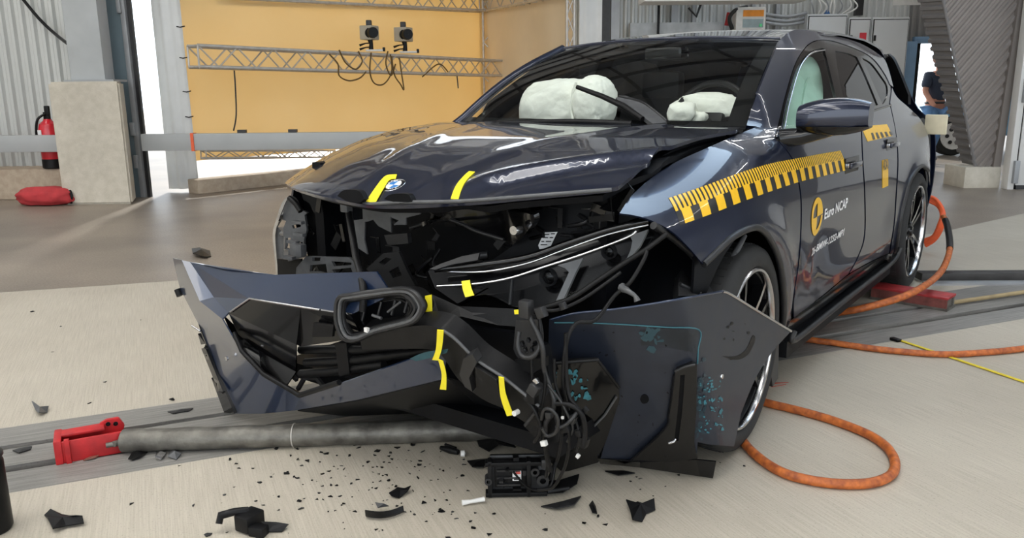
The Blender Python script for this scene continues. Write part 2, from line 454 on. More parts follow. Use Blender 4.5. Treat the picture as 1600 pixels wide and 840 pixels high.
# right rear wall with a door opening
WY = 12.95
corrugated('wall_back', .95, 6.15, .0, HZ, WY, WALLM, pitch=.11)
corrugated('wall_back_lintel', 6.15, 8.6, 1.92, HZ, WY, WALLG, pitch=.11)
corrugated('wall_back_end', 8.6, 15, 0, HZ, WY, WALLG, pitch=.11)
BLUEF = mat('door_frame_blue', s2l(120, 150, 178), rough=.4, metal=.2, var=.05)
fr = empty('door_1', (6.25, WY, 0)); fr['kind'] = 'structure'
for nm, c, s in (('door_post', (-.05, -.04, .97), (.20, .12, 1.94)), ('door_jamb', (.09, -.01, .97), (.06, .1, 1.94)), ('door_head', (1.1, -.02, 1.96), (2.2, .14, .1))):
    box(nm, c, s, BLUEF if nm != 'door_jamb' else BLK, fr, bevel=.01)
# ceiling, purlins and roof lights
struct(box('ceiling', (1, 5.6, HZ+.08), (28.4, 29.2, .1), CEILM))
bm = bmesh.new()
for i in range(19): bx(bm, (1, -8.5+1.55*i, HZ-.06), (28, .14, .16))
for i in range(12): bx(bm, (-11+2.2*i, 5.6, HZ-.02), (.08, 29, .08))
struct(finish('ceiling_purlins', bm, BEAMM, smooth=False))
SKYM = emat('roof_light', (1, .985, .95), SKYLIGHT)
LX = (-10.2, -6.8, -3.4, 0.)
for i, x in enumerate(LX):
    bm = bmesh.new(); bx(bm, (x, -2.4 if abs(x) < 6 else 1.2, HZ-.18), (1.0, 12.0 if abs(x) < 6 else 17.5, .04))
    struct(finish('window_%d' % (i+1), bm, SKYM, smooth=False))
for i in range(5):
    o = box('ceiling_girder', (1, -8+6*i, HZ-.45), (28, .22, .5), BEAMM); o.name = 'ceiling_girder_%d' % (i+1); struct(o)
ROOFW = emat('roof_window_sky', (.62, .80, 1.0), 4.5)
struct(box('window_6', (5.1, 6.9, HZ-.2), (2.3, 3.8, .06), ROOFW))
TUBEL = emat('fluorescent_tube', (1, .99, .96), 26)
for i, (cx, cy, lx, ly) in enumerate(((0, 3.4, 11, .07), (0, 1.2, 11, .07), (9.5, 6, .07, 13), (6.2, 11.3, 5, .10))):  # the last tube is an added fill for the cabinets and back wall
    struct(box('ceiling_or_fill_lamp_%d' % (i+1), (cx, cy, HZ-.75), (lx, ly, .05), TUBEL))
# outside ground, bright daylight
ngon('floor_outside', [(-40, 22), (40, 22), (40, 60), (-40, 60)], -.02, BLOCKM)
ngon('floor_outside_front', [(-40, -60), (40, -60), (40, -9), (-40, -9)], -.02, BLOCKM)

# ------------------------------------------------------------------ left: pillar on a concrete base, gate leaf, white sheet
pil = empty('concrete_pillar', (-4.9, 9.75, 0)); tag(pil, 'pale concrete pillar base carrying a grey steel post beside the daylight gap', 'pillar')
prism('base', [(-.42, -.27), (.41, -.27), (.24, .20), (-.30, .20)], BLOCKM, pil, 0, 1.42, bevel=.025)
box('post', (-.03, .03, 3.92), (.40, .24, 5.0), mat('post_grey', s2l(172, 175, 176), rough=.55, var=.07, scale=4), pil, bevel=.008)
box('base_plate', (0, .03, 1.43), (.58, .34, .025), GALV, pil)
GATE = mat('gate_leaf_grey_blue', s2l(112, 128, 136), rough=.5, metal=.2, var=.08, scale=3)
gt = empty('gate_leaf', (-4.66, 10.15, 0)); tag(gt, 'blue-grey steel gate leaf standing open behind the concrete pillar', 'gate')
box('panel', (-.22, 0, 2.9), (.42, .06, 5.8), GATE, gt)
box('edge_frame', (.02, -.01, 2.9), (.06, .1, 5.8), GALV, gt, bevel=.005)
box('seal', (.08, .01, 2.9), (.04, .06, 5.8), DGR, gt)
for z in (.45, .85, 2.3): box('hinge', (-.01, -.07, z), (.05, .05, .16), GALV, gt, bevel=.008)
WTARP = mat('white_tarpaulin', s2l(224, 224, 222), rough=.45, var=.04, scale=4, bump=.15, bscale=5)
def draped(name, x0, x1, y0, y1, z0, z1, m, wav, parent=None, nx=60, nz=40, thick=.004, seed=1):
    bm = bmesh.new(); g = []
    rr = np.random.default_rng(seed); ph = rr.uniform(0, 6.28, 6)
    for j in range(nz+1):
        row = []
        for i in range(nx+1):
            u, v = i/nx, j/nz
            x = x0+(x1-x0)*u; y = y0+(y1-y0)*u; z = z0+(z1-z0)*v
            d = wav*(math.sin(u*9+ph[0]+2*v)+.6*math.sin(u*21+ph[1]+v*3)+.5*math.sin(v*6+ph[2]+u*4))
            row.append(bm.verts.new((x+d*.3, y+d, z)))
        g.append(row)
    for j in range(nz):
        for i in range(nx): bm.faces.new((g[j][i], g[j][i+1], g[j+1][i+1], g[j+1][i]))
    thicken(bm, thick, (0, 0, 1.3))
    return finish(name, bm, m, parent, ang=80)
wt = empty('white_tarpaulin', (-4.33, 10.66, 0)); tag(wt, 'creased white tarpaulin strip hanging at the edge of the daylight gap', 'tarpaulin')
draped('sheet', -.22, .20, 0, -.02, .04, 5.9, WTARP, .018, wt, 24, 60, seed=3)
for z in (.75, .98, 1.30, 1.72, 2.1): 
    tube('tie', [(.12, -.06, z), (.17, -.075, z-.01), (.22, -.05, z+.004)], .007, BLK, wt)
# ------------------------------------------------------------------ translucent ochre backdrop with its trusses
def backdrop_mat():
    m = mat('ochre_tarpaulin', s2l(236, 212, 164), rough=.6, var=.06, scale=1.2, col2=s2l(242, 222, 180))
    nt = m.node_tree; b = nt.nodes['Principled BSDF']; out = [n for n in nt.nodes if n.type == 'OUTPUT_MATERIAL'][0]
    t = nt.nodes.new('ShaderNodeBsdfTranslucent'); t.inputs[0].default_value = _c(s2l(244, 222, 172))
    mx = nt.nodes.new('ShaderNodeMixShader'); mx.inputs[0].default_value = .45
    nt.links.new(b.outputs[0], mx.inputs[1]); nt.links.new(t.outputs[0], mx.inputs[2]); nt.links.new(mx.outputs[0], out.inputs[0])
    return m
OCH = backdrop_mat()
OCH2 = mat('pale_tarpaulin', s2l(232, 214, 184), rough=.6, var=.05, scale=1.5, bump=.2, bscale=2.5)
BL, BC, BR = np.array([-4.20, 10.74]), np.array([-.46, 15.15]), np.array([.88, 11.75])
bd = empty('ochre_backdrop', (0, 0, 0)); tag(bd, 'ochre yellow tarpaulin backdrop stretched behind the camera truss', 'backdrop')
draped('sheet', BL[0], BC[0], BL[1], BC[1], .40, 3.9, OCH, .02, bd, 90, 60, seed=5)
pb = empty('pale_backdrop', (0, 0, 0)); tag(pb, 'pale cream tarpaulin hanging right of the truss column behind the car', 'backdrop')
draped('sheet', BC[0]-.12, BR[0]+.05, BC[1]+.18, BR[1]+.1, .2, 3.9, OCH2, .03, pb, 50, 40, seed=8)
for k, (xa, xb) in enumerate(((-4.2, -.4),)):
    d = (BC-BL)/np.linalg.norm(BC-BL)
    struct(box('trim_2', tuple(np.append((BL+BC)/2+np.array([.1, -.25]), .09)), (5.9, .25, .18), KERBM, rz=math.atan2(d[1], d[0]), bevel=.01))
def truss(name, a, b, size, label, cat='truss', r=.022, bay=.26, planes='box', group=None, end=True):
    """square lattice girder from a to b: four chords, each its own tube, and lacing"""
    a, b = Vector(a), Vector(b); L_ = (b-a).length; t = (b-a).normalized()
    up = Vector((0, 0, 1)) if abs(t.z) < .9 else Vector((0, 1, 0))
    sd = t.cross(up).normalized(); up = sd.cross(t).normalized(); h = size/2
    root = empty(name, a); tag(root, label, cat, group)
    cs = [(1, 1), (1, -1), (-1, -1), (-1, 1)]
    for (i, j) in cs:
        o = up*h*i+sd*h*j
        tube('chord', [o, o+t*L_], r, ALU, root, n=10)
    n = max(2, int(L_/bay)); 
    for k in range(4):
        (i0, j0), (i1, j1) = cs[k], cs[(k+1) % 4]
        A = up*h*i0+sd*h*j0; B = up*h*i1+sd*h*j1
        bm = bmesh.new()
        for q_ in range(n):
            fl_ = (q_+(k == 3)) % 2 == 0; p0 = A if fl_ else B; p1 = B if fl_ else A
            addtube(bm, [p0+t*(L_*q_/n), p1+t*(L_*(q_+1)/n)], r*.5, 6)
        for q_ in (0, n): addtube(bm, [A+t*(L_*q_/n), B+t*(L_*q_/n)], r*.6, 6)
        finish('lacing', bm, ALU, root, ang=60)
    return root
T1a = wy(302, 88, 10.2); T1b = wy(806, 108, 14.75)
truss('lattice_truss', T1a, T1b, .25, 'horizontal aluminium lattice truss carrying two cameras across the ochre backdrop')
Ta = wy(480, -10, 12.2); Tb = wy(757, 6, 14.9)
d_ = (Tb-Ta)/np.linalg.norm(Tb-Ta)
truss('lattice_truss', Ta-d_*1.3, Tb, .25, 'upper aluminium truss along the top of the ochre backdrop')
truss('lattice_truss', Tb+np.array([.1, 0, 0]), wy(892, -22, 11.9), .25, 'short aluminium truss running from the column above the pale backdrop')
truss('lattice_truss', (Tb[0]+.12, 14.95, 0.), (Tb[0]+.12, 14.95, 3.0), .30, 'upright aluminium truss column in the corner of the backdrops', bay=.3)
tv = wy(891, 60, 11.6)
truss('lattice_truss', (tv[0], tv[1], 0), (tv[0], tv[1], 5.8), .10, 'slim upright aluminium truss right of the pale backdrop', r=.016, bay=.25)
tl0, tl1 = wy(318, 241, 10.5), wy(520, 240, 12.6)
truss('lattice_truss', tl0, tl1, .10, 'low aluminium truss below the guard rail', r=.016, bay=.2)
# guard rails
RAILM = mat('guard_rail_grey', s2l(166, 168, 168), rough=.5, metal=.15, var=.04, scale=4)
def guardrail(x0, x1, y, label):
    r_ = empty('guard_rail', ((x0+x1)/2, y, 0)); tag(r_, label, 'guard rail'); L_ = x1-x0
    box('beam', (0, 0, .70), (L_, .10, .20), RAILM, r_, bevel=.006)
    n = max(2, int(L_/2.2))
    for i in range(n, n+1): box('post', (-L_/2+L_*i/(n+.6), .12, .35), (.1, .12, .7), GALV, r_)
    return r_
guardrail(-10.5, -5.34, 9.86, 'grey box-section guard rail in front of the fire extinguisher')
gr2 = guardrail(-4.46, -.2, 9.86, 'grey box-section guard rail running from the pillar behind the car')
box('orange_strap', (-2.13+.62, -.005, .70), (.035, .115, .215), ORG2, gr2)
for k, u in enumerate((375, 455)):
    p = wy(u, 207, 9.8); box('clip', (p[0]+2.33, .02, .82), (.1, .06, .035), DGR, gr2)
# ------------------------------------------------------------------ right: pillar strip, sheet, cabinets, partition, door
x0 = wy(945, 30, 12.3)
wt2 = empty('white_sheet', (x0[0]-.22, 12.0, 0)); tag(wt2, 'white plastic sheet hanging beside the slim upright truss', 'tarpaulin')
draped('sheet', -.18, .16, 0, .1, .1, 5.8, WTARP, .01, wt2, 14, 30, seed=11)
ps = empty('dark_post', (x0[0], 12.4, 0)); tag(ps, 'dark grey steel post in front of the corrugated wall above the roof', 'post')
box('web', (0, 0, 2.9), (.17, .12, 5.8), DGR, ps); box('flange', (.16, .03, 2.9), (.12, .16, 5.8), GALV, ps)
x1_ = wy(1030, 20, 12.6)
tag(box('black_cable_pole', (x1_[0], 12.65, 2.9), (.035, .035, 5.8), BLK), 'thin black upright pole in front of the corrugated wall', 'pole')
for u, w_ in ((1055, .1), (1085, .05), (1178, .05), (1216, .05)):
    p = wy(u, 20, 12.75)
    tag(box('wall_post', (p[0], 12.82, 2.9), (w_, .1, 5.8), GALV), {1055: 'wide galvanised upright left of the hanging wall bracket', 1085: 'narrow galvanised upright beside the wide upright', 1178: 'narrow galvanised upright behind the control box', 1216: 'narrow galvanised upright right of the control box'}[u], 'upright')
p0, p1 = wy(985, 42, 12.7), wy(1130, 55, 12.7)
tag(box('wall_ledge', ((p0[0]+p1[0])/2, 12.8, p0[2]-.05), (p1[0]-p0[0], .16, .22), mat('ledge_grey', s2l(176, 178, 178), rough=.5)), 'grey panel ledge along the corrugated wall behind the roof', 'ledge')
# hanging white housing at the top edge
p0, p1 = wy(1005, 6, 11.2), wy(1262, 6, 11.2)
tag(box('white_housing', ((p0[0]+p1[0])/2, 11.4, p0[2]+.27), (p1[0]-p0[0], .5, .5), WHT, bevel=.03), 'white overhead housing at the top edge above the car roof', 'housing')
# control box with orange cap and display
cb = wy(1170, 34, 12.3); cbr = empty('control_box', tuple(cb)); tag(cbr, 'white control box with orange label strip and small display behind the roof', 'control box')
box('body', (0, 0, 0), (.44, .22, .40), WHT, cbr, bevel=.03)
box('label_strip', (.03, -.112, .11), (.30, .01, .09), mat('orange_label', s2l(240, 150, 40), rough=.5), cbr)
box('mount_arm', (0, .36, 0), (.12, .52, .12), GALV, cbr)
box('display', (.03, -.112, -.03), (.30, .012, .12), mat('display_grey', s2l(120, 140, 140), rough=.2), cbr)
box('lamp', (.14, -.12, -.06), (.04, .02, .04), mat('green_lamp', s2l(70, 210, 130), rough=.3), cbr)
tube('hose', [(-.24, 0, -.1), (-.30, -.05, .05), (-.22, -.08, .16), (-.05, -.06, .2)], .03, DGR, cbr, smooth=6)
tag(tube('red_valve', [wy(1136, 40, 12.4), wy(1140, 20, 12.4)], .04, RED), 'small red valve left of the control box', 'valve')
pp = empty('hose_bundle', (0, 0, 0)); tag(pp, 'grey pipes running from the control box to the right', 'pipe')
for dv in (0, 7, 13):
    tube('pipe', [wy(1196, 22+dv, 12.5), wy(1230, 26+dv, 12.5), wy(1260, 20+dv, 12.6)], .025, GALV, pp, smooth=4)
CABM = mat('cabinet_grey', s2l(196, 198, 198), rough=.45, var=.03, scale=3)
def cabinet(u0, u1, vt, label, sticker=None, handle=True):
    a, b = wy(u0, vt, 12.45), wy(u1, vt, 12.45); w = b[0]-a[0]; h_ = a[2]
    r_ = empty('switch_cabinet', ((a[0]+b[0])/2, 12.62, 0)); tag(r_, label, 'cabinet', 'electrical cabinets along the wall')
    box('body', (0, 0, h_/2), (w, .34, h_), CABM, r_, bevel=.012)
    d = box('door', (.0, -.18, h_/2+.05), (w-.05, .022, h_-.18), CABM, r_, bevel=.006)
    box('door_gap', (0, -.1705, h_/2+.05), (w-.025, .004, h_-.155), BLK, r_)
    if handle: box('handle', (w/2-.07, -.205, 1.35), (.045, .03, .16), DGR, d, bevel=.006)
    for z in (.5, h_-.3): box('hinge', (-w/2+.04, -.2, z), (.03, .02, .08), DGR, d)
    if sticker: box('sticker', (sticker[0], -.194, sticker[1]), (.1, .004, .2), mat('red_sticker', s2l(214, 60, 72), rough=.5), d)
    return r_
cabinet(1262, 1325, 22, 'left pale grey electrical cabinet with cables on top, behind the car roof')
cabinet(1327, 1362, 27, 'narrow grey electrical cabinet with a red sticker', sticker=(.05, 1.95))
cabinet(1364, 1422, 27, 'tall grey electrical cabinet beside the blue door frame')
cw = empty('cable_bundle', (0, 0, 0)); tag(cw, 'tangle of white cables dropping onto the left electrical cabinet', 'cables')
for i in range(9):
    u = 1262+i*8
    tube('cable', [wy(u-6, -40, 12.6), wy(u+2+4*math.sin(i*2), -8, 12.5), wy(u+8+6*math.sin(i), 10, 12.45), wy(1272+i*6, 23, 12.5)], .012, WHT if i % 3 else GALV, cw, smooth=5, n=6)
bx2 = empty('socket_box', (wy(1292, 24, 12.5)[0], 12.5, wy(1262, 22, 12.45)[2]+.028)); tag(bx2, 'small blue box on top edge of the left cabinet', 'box')
box('body', (0, 0, 0), (.07, .06, .06), mat('blue_box', s2l(52, 96, 150), rough=.5), bx2, bevel=.01)
tag(box('dark_breaker', tuple(wy(1342, 8, 12.6)), (.11, .1, .3), DGR, bevel=.01), 'dark switch unit on the wall above the cabinets', 'switch')
tag(box('white_sign_board', tuple(wy(1425, -4, 11.6)), (.5, .03, .2), WHT), 'white board at the top edge beside the ribbed partition', 'board')
# wall bracket
tag(tube('wall_bracket', [wy(1076, 12, 12.6), wy(1088, 26, 12.6), wy(1096, 4, 12.6)], .02, DGR), 'dark wall bracket above the car roof', 'bracket')
# ribbed partition: a steep wedge clad in sheet, on a concrete block
PGR = mat('partition_grey', s2l(132, 124, 118), rough=.55, metal=.2, var=.06, scale=3)
PGR2 = mat('partition_edge_grey', s2l(120, 117, 116), rough=.5, metal=.25, var=.06, scale=3)
pt = empty('ribbed_partition', (6.0, 10.3, 0)); tag(pt, 'grey ribbed metal partition leaning to a point beside the white door', 'partition')
def wpt(u, v, y): 
    p = wy(u, v, y); return np.array([p[0]-6.0, y-10.3, p[2]])
def extend(p, q_, z):   # continue the edge p->q to height z
    k = (z-p[2])/(q_[2]-p[2]); return p+(q_-p)*k
e_bl, e_tl = wpt(1503, 254, 10.5), wpt(1437, 0, 10.5)
e_br, e_tr = wpt(1524, 259, 10.25), wpt(1474, 0, 10.25)
f_br, f_tr = wpt(1549, 262, 10.25), wpt(1590, 0, 10.25)
TZ = 4.6
e_tl, e_tr, f_tr = extend(e_bl, e_tl, TZ), extend(e_br, e_tr, TZ), extend(f_br, f_tr, TZ)
def ribbed(name, a, b, c, d, n, depth, m, diag=0., clip=None):
    """quad a(bl) b(br) c(tr) d(tl) with n trapezoid ribs along its height"""
    bm = bmesh.new(); nrm = np.cross(b-a, d-a); nrm /= np.linalg.norm(nrm)
    if nrm[1] > 0: nrm = -nrm
    rows = []
    for i in range(n):
        for fr_, dd in ((0, 0), (.35, 0), (.5, 1), (.85, 1)):
            t = (i+fr_)/n; l = a+(d-a)*t; r_ = b+(c-b)*min(1, t+diag)if diag else b+(c-b)*t
            rows.append((bm.verts.new(l+nrm*dd*depth), bm.verts.new(r_+nrm*dd*depth)))
    rows.append((bm.verts.new(d), bm.verts.new(c)))
    for i in range(len(rows)-1):
        bm.faces.new((rows[i][0], rows[i][1], rows[i+1][1], rows[i+1][0]))
    thicken(bm, .004, (-6, -10, 1))
    return finish(name, bm, m, pt, smooth=False)
ribbed('edge_cladding', e_bl, e_br, e_tr, e_tl, 44, .03, PGR2)
# diagonal ribs on the broad face
def diagface(a, b, c, d, m, pitch=.085, depth=.022, ang=math.radians(52)):
    ex = (b-a); ex[2] = 0; ex = np.array([1, 0, 0.]); ez = np.array([0, 0, 1.])
    P2 = [np.array([p[0], p[2]]) for p in (a, b, c, d)]
    bm = bmesh.new(); vs = [bm.verts.new((p[0], p[1], 0)) for p in P2]; bm.faces.new(vs)
    nd = np.array([-math.sin(ang), math.cos(ang)])
    lo = min(p @ nd for p in P2); hi = max(p @ nd for p in P2); k = lo
    while k < hi:
        for fr_ in (0, .35, .5, .85):
            co = nd*(k+fr_*pitch)
            bmesh.ops.bisect_plane(bm, geom=bm.verts[:]+bm.edges[:]+bm.faces[:], plane_co=(co[0], co[1], 0), plane_no=(nd[0], nd[1], 0), dist=1e-6)
        k += pitch
    y = (a[1]+b[1])/2
    for v in bm.verts:
        ph = ((v.co.x*nd[0]+v.co.y*nd[1]-lo)/pitch) % 1.
        ph = 0 if ph > .995 else ph
        dd = 1 if .49 < ph < .86 else 0
        v.co = (v.co.x, y-dd*depth, v.co.y)
    thicken(bm, .004, (-6, -10, 1))
    return finish('face_cladding', bm, m, pt, smooth=False)
diagface(e_br.copy(), f_br.copy(), f_tr.copy(), e_tr.copy(), PGR)
tube('corner_trim', [e_br, e_tr], .022, PGR2, pt, n=6)
box('upright', tuple(((f_br+f_tr)/2)+np.array([.03, 0, 0])), (.09, .12, 4.6), PGR, pt, rot=Matrix.Rotation(math.atan2(f_tr[0]-f_br[0], TZ), 3, 'Y'))
blk = box('footing_block', (-.03, .12, .13), (.46, .5, .27), BLOCKM, pt, bevel=.02)
dr = empty('white_door', (6.2, 10.05, 0)); tag(dr, 'large white panel door with a dark vertical joint at the right edge', 'door')
DWH = mat('door_white', s2l(214, 212, 208), rough=.4, var=.02, scale=3)
box('frame', (.02, 0, 2.6), (.08, .14, 5.2), DWH, dr, bevel=.008)
box('joint', (.085, .03, 2.6), (.05, .1, 5.2), BLK, dr)
box('panel', (2.1, .02, 1.52), (4.0, .1, 2.96), DWH, dr, bevel=.008)
box('upper_panel', (2.1, .02, 4.1), (4.0, .1, 2.16), PGR, dr)  # unseen, made dark to dim the door's reflection in the side windows
box('bottom_seal', (2.1, 0, .025), (4.0, .1, .05), DGR, dr)
for z in (.22, 1.2, 2.2): box('hinge', (.05, -.09, z), (.06, .05, .28), GALV, dr, bevel=.006)

# ================================================================== THE CAR (car coordinates: x forward, y to its left, z up)
car = empty('car', (CARX, CARY, 0), CARYAW)
tag(car, 'dark blue SUV with wrecked front end, crash test markings and hanging bumper', 'car')
_body = smooth_table([.10, .2, .28, .4, .55, .7, .85, .95, 1.02, 1.06, 1.10], [.78, .845, .885, .918, .934, .936, .928, .916, .902, .886, .862], .05)
_fend = smooth_table([.10, .2, .28, .4, .55, .7, .85, .93, 1.0, 1.05, 1.09, 1.12, 1.14], [.78, .845, .885, .918, .934, .936, .930, .920, .895, .86, .81, .745, .66], .035)
_gh = lambda z: .866-.5*(z-1.095)-.35*np.clip(z-1.45, 0, 1)**1.2
def Sy(x, z):
    body = _body(z); gh = _gh(z)
    k = sst((z-1.075)/.05)
    tap = .105*np.clip((x+1.6)/1.18, 0, 1)**1.3
    rt = np.clip((-2.2-x)/1.7, 0, 1)
    a = body*(1-k)+(gh-tap-.05*rt*rt*2)*k
    zf = z+.125*sst((x+.15)/.75)*sst((z-.6)/.35)
    fd = _fend(zf)
    kf = sst((x+.62)/.30)
    y = a*(1-kf)+fd*kf
    y = y-.075*np.clip((x-.05)/.7, 0, 1.5)**2-.085*np.clip((-3.0-x)/.9, 0, 1.3)**2
    # arch flares and the light-catching hollow low in the doors
    for cx in (0., -2.9):
        rr = np.hypot(x-cx, z-.375); y = y+.018*np.exp(-((rr-.44)/.07)**2)
    hol = np.exp(-((z-.56)/.13)**2)*sst((x+2.35)/.3)*sst((-.55-x)/.3)
    return y-.022*hol
Fside = lambda x, y, z: y-Sy(x, z)

# ---- hood
def hood_front(y): return .92-.47*y*y
_zf = smooth_table([-.85, -.6, -.4, -.15, 0, .15, .4, .6, .8], [.925, .937, .94, .936, .93, .94, .965, .99, 1.012], .08)
_rise = smooth_table([0, .05, .11, .22, .42, .62, .92, 1.35], [0, .022, .045, .085, .137, .170, .194, .203], .05)
def Hz(x, y):
    u = np.maximum(hood_front(y)-x, 0); zf = _zf(y)
    top = 1.137+.012*np.cos(np.clip(y, -.9, .9)*1.6)
    z = zf+_rise(u)*(top-zf)/.203
    # two creases fanning back from the badge and a buckle across the damaged corner
    for s_ in (-1, 1):
        yc = s_*(.10+.36*np.clip(u/1.2, 0, 1)); z = z+.004*np.exp(-((y-yc)/.05)**2)*np.clip(u/.25, 0, 1)
    yl = .30+.55*np.clip((.74-x)/.55, 0, 1)
    z = z+.016*np.exp(-((y-yl)/.05)**2)*sst((y-.2)/.15)*np.clip(u/.1, 0, 1)
    z = z-.012*np.exp(-((y-yl-.09)/.05)**2)*sst((y-.25)/.15)*np.clip(u/.1, 0, 1)
    return z
def hood_out():
    ys = np.linspace(-.80, .76, 60)
    front = [(hood_front(y)-(.02 if abs(y-.0) < .0 else 0), y) for y in ys]
    L_ = hit([(966, 291), (986, 275), (1002, 260), (1020, 243), (1058, 225), (1100, 212), (1150, 203)], lambda x, y, z: z-Hz(x, y), 1.2, 5)
    left = [(p[0], p[1]) for p in L_]+[(-.33, .735)]
    front = [f for f in front if f[1] < L_[0][1]-.01]
    rear = [(-.33, .70), (-.27, .4), (-.25, 0), (-.27, -.4), (-.33, -.70)]
    right = [(-.35, -.77), (-.1, -.82), (.2, -.83), (.42, -.83), (.55, -.825)]
    return np.array(front+left+rear+right)
hood = sheet('hood', hood_out(), lambda c: np.stack([c[:, 0], c[:, 1], Hz(c[:, 0], c[:, 1])], 1), PAINT, car, .012, .022, toward=(0, 0, 5))
# hood inner frame, seen below the lip on the torn corner
def hood_in():
    ys = np.linspace(-.72, .70, 30)
    return np.array([(hood_front(y)-.05, y) for y in ys]+[(.35, .74), (-.2, .72), (-.2, -.74), (.35, -.77)])
sheet('hood_inner_panel', hood_in(), lambda c: np.stack([c[:, 0], c[:, 1], Hz(c[:, 0], c[:, 1])-.035], 1), DBLK, hood, .02, .06, toward=(0, 0, 5))
def on_hood(u, v): return hit([(u, v)], lambda x, y, z: z-Hz(x, y), 1.2, 5)[0]
# badge and tapes on the nose
def hoodpatch(name, pts, m, parent, off=.002, thick=.002, step=6, **k):
    return pxsheet(name, pts, lambda x, y, z: z-Hz(x, y)-off, m, parent, thick, step, **k)
BADGEC = (.800, .0)
bdg = lathe('badge', [(.001, 0), (.040, 0), (.041, .002), (.038, .004), (.001, .004)], BLK, hood, 32, 'Z', (0, 0, 0), caps=False)
bdg.location = (BADGEC[0], BADGEC[1], float(Hz(np.array([BADGEC[0]]), np.array([0.]))[0])-.004)
slope = math.atan2(float(Hz(np.array([.78]), np.array([0.]))[0]-Hz(np.array([.82]), np.array([0.]))[0]), .04)
bdg.rotation_euler = (0, slope, 0); bdg.name = 'badge'
bdg2 = bdg
BLUE = mat('badge_blue', s2l(60, 130, 200), rough=.3, coat=.5)
bm = bmesh.new()
for q_ in range(4):
    a0 = q_*math.pi/2; c = bm.verts.new((0, 0, .0052)); pr = [bm.verts.new((.027*math.cos(a0+math.pi/2*i/8), .027*math.sin(a0+math.pi/2*i/8), .0052)) for i in range(9)]
    for i in range(8): f = bm.faces.new((c, pr[i], pr[i+1])); f.material_index = q_ % 2
prof = [(.0265, .005), (.0285, .006), (.0295, .005)]
rg = addlathe(bm, prof, 32, 'Z')
prof = [(.0385, .003), (.040, .0052), (.0415, .003)]
rg = addlathe(bm, prof, 32, 'Z')
for f in bm.faces:
    if len(f.verts) == 4: f.material_index = 2
ob = finish('badge_roundel', bm, None, hood, slots=[BLUE, STW, SIL]); ob.location = bdg.location; ob.rotation_euler = bdg.rotation_euler
hoodpatch('yellow_tape', [(572, 314, 1), (584, 296), (597, 279), (606, 273), (620, 272, 1), (618, 279, 1), (608, 281), (598, 296), (586, 317, 1)], YEL, hood, step=5, off=.006)
hoodpatch('yellow_tape', [(704, 310, 1), (712, 290), (724, 275), (733, 267, 1), (742, 268, 1), (728, 282), (721, 295), (716, 311, 1)], YEL, hood, step=5, off=.003)

# ---- windshield, roof
def ws(s, t):
    y = s*(.7236-.130*t); z = 1.137+.362*t+.022*(1-s*s)*t
    x = -.417-.718*t+(1-s*s)*(.13*(1-t)+.07*t)
    b = .035*np.sin(np.pi*np.clip(t, 0, 1))
    return np.stack([x+b*.5, y, z+b*.9], -1)
def grid(name, fn, nu, nv, m, parent, thick=.004, u0=-1, u1=1, v0=0, v1=1, toward=None, ang=35):
    bm = bmesh.new(); g = []
    for j in range(nv+1):
        g.append([bm.verts.new(fn(u0+(u1-u0)*i/nu, v0+(v1-v0)*j/nv)) for i in range(nu+1)])
    for j in range(nv):
        for i in range(nu): bm.faces.new((g[j][i], g[j][i+1], g[j+1][i+1], g[j+1][i]))
    if thick: thicken(bm, thick, CAMCAR if toward is None else toward)
    return finish(name, bm, m, parent, ang=ang)
wsf = lambda s, t: ws(np.float64(s), np.float64(t))
wsh = grid('windshield', wsf, 30, 16, GLASS, car, 0)
off = lambda fn, d: (lambda s, t: fn(s, t)-np.array([d*.45, 0, d*.9]))
for (u0, u1, v0, v1) in ((-1, -.955, 0, 1), (.90, 1, 0, 1), (-1, 1, .94, 1), (-1, 1, -.02, .05)):
    grid('black_border', off(wsf, .006), 24, 12, GBLK, wsh, .002, u0, u1, v0, v1)
_zr = smooth_table([-1.0, -1.135, -1.5, -2.0, -2.6, -3.2, -3.7][::-1], [1.495, 1.522, 1.575, 1.605, 1.60, 1.558, 1.48][::-1], .08)
_wr = smooth_table([-3.7, -3.0, -1.8, -1.135, -1.0], [.52, .60, .635, .594, .58], .08)
def roof(s, t):
    x = -1.125-2.55*t; w = float(_wr(x)); 
    xx = x+(1-s*s)*.07*(1-t)
    return np.array([xx, s*w, float(_zr(x))-.022*s*s-.02*s**8])
roofo = grid('roof', roof, 26, 40, PAINT, car, .01, toward=(0, 0, 5))
tube('roof_antenna', [(-3.35, 0, 1.535), (-3.42, 0, 1.60), (-3.52, 0, 1.60)], [.03, .02, .008], GBLK, roofo)
tube('right_a_pillar', [tuple(wsf(-1.03, t)+np.array([0, 0, -.004])) for t in np.linspace(-.06, 1.02, 12)], .022, PAINT, car, 8)
tube('header_glint_bead', [tuple(wsf(s_, 1.0)+np.array([-.004, 0, .004])) for s_ in np.linspace(-1, 1, 20)], .006, PAINT, roofo, 6)  # bead added to catch the highlight line along the roof edge
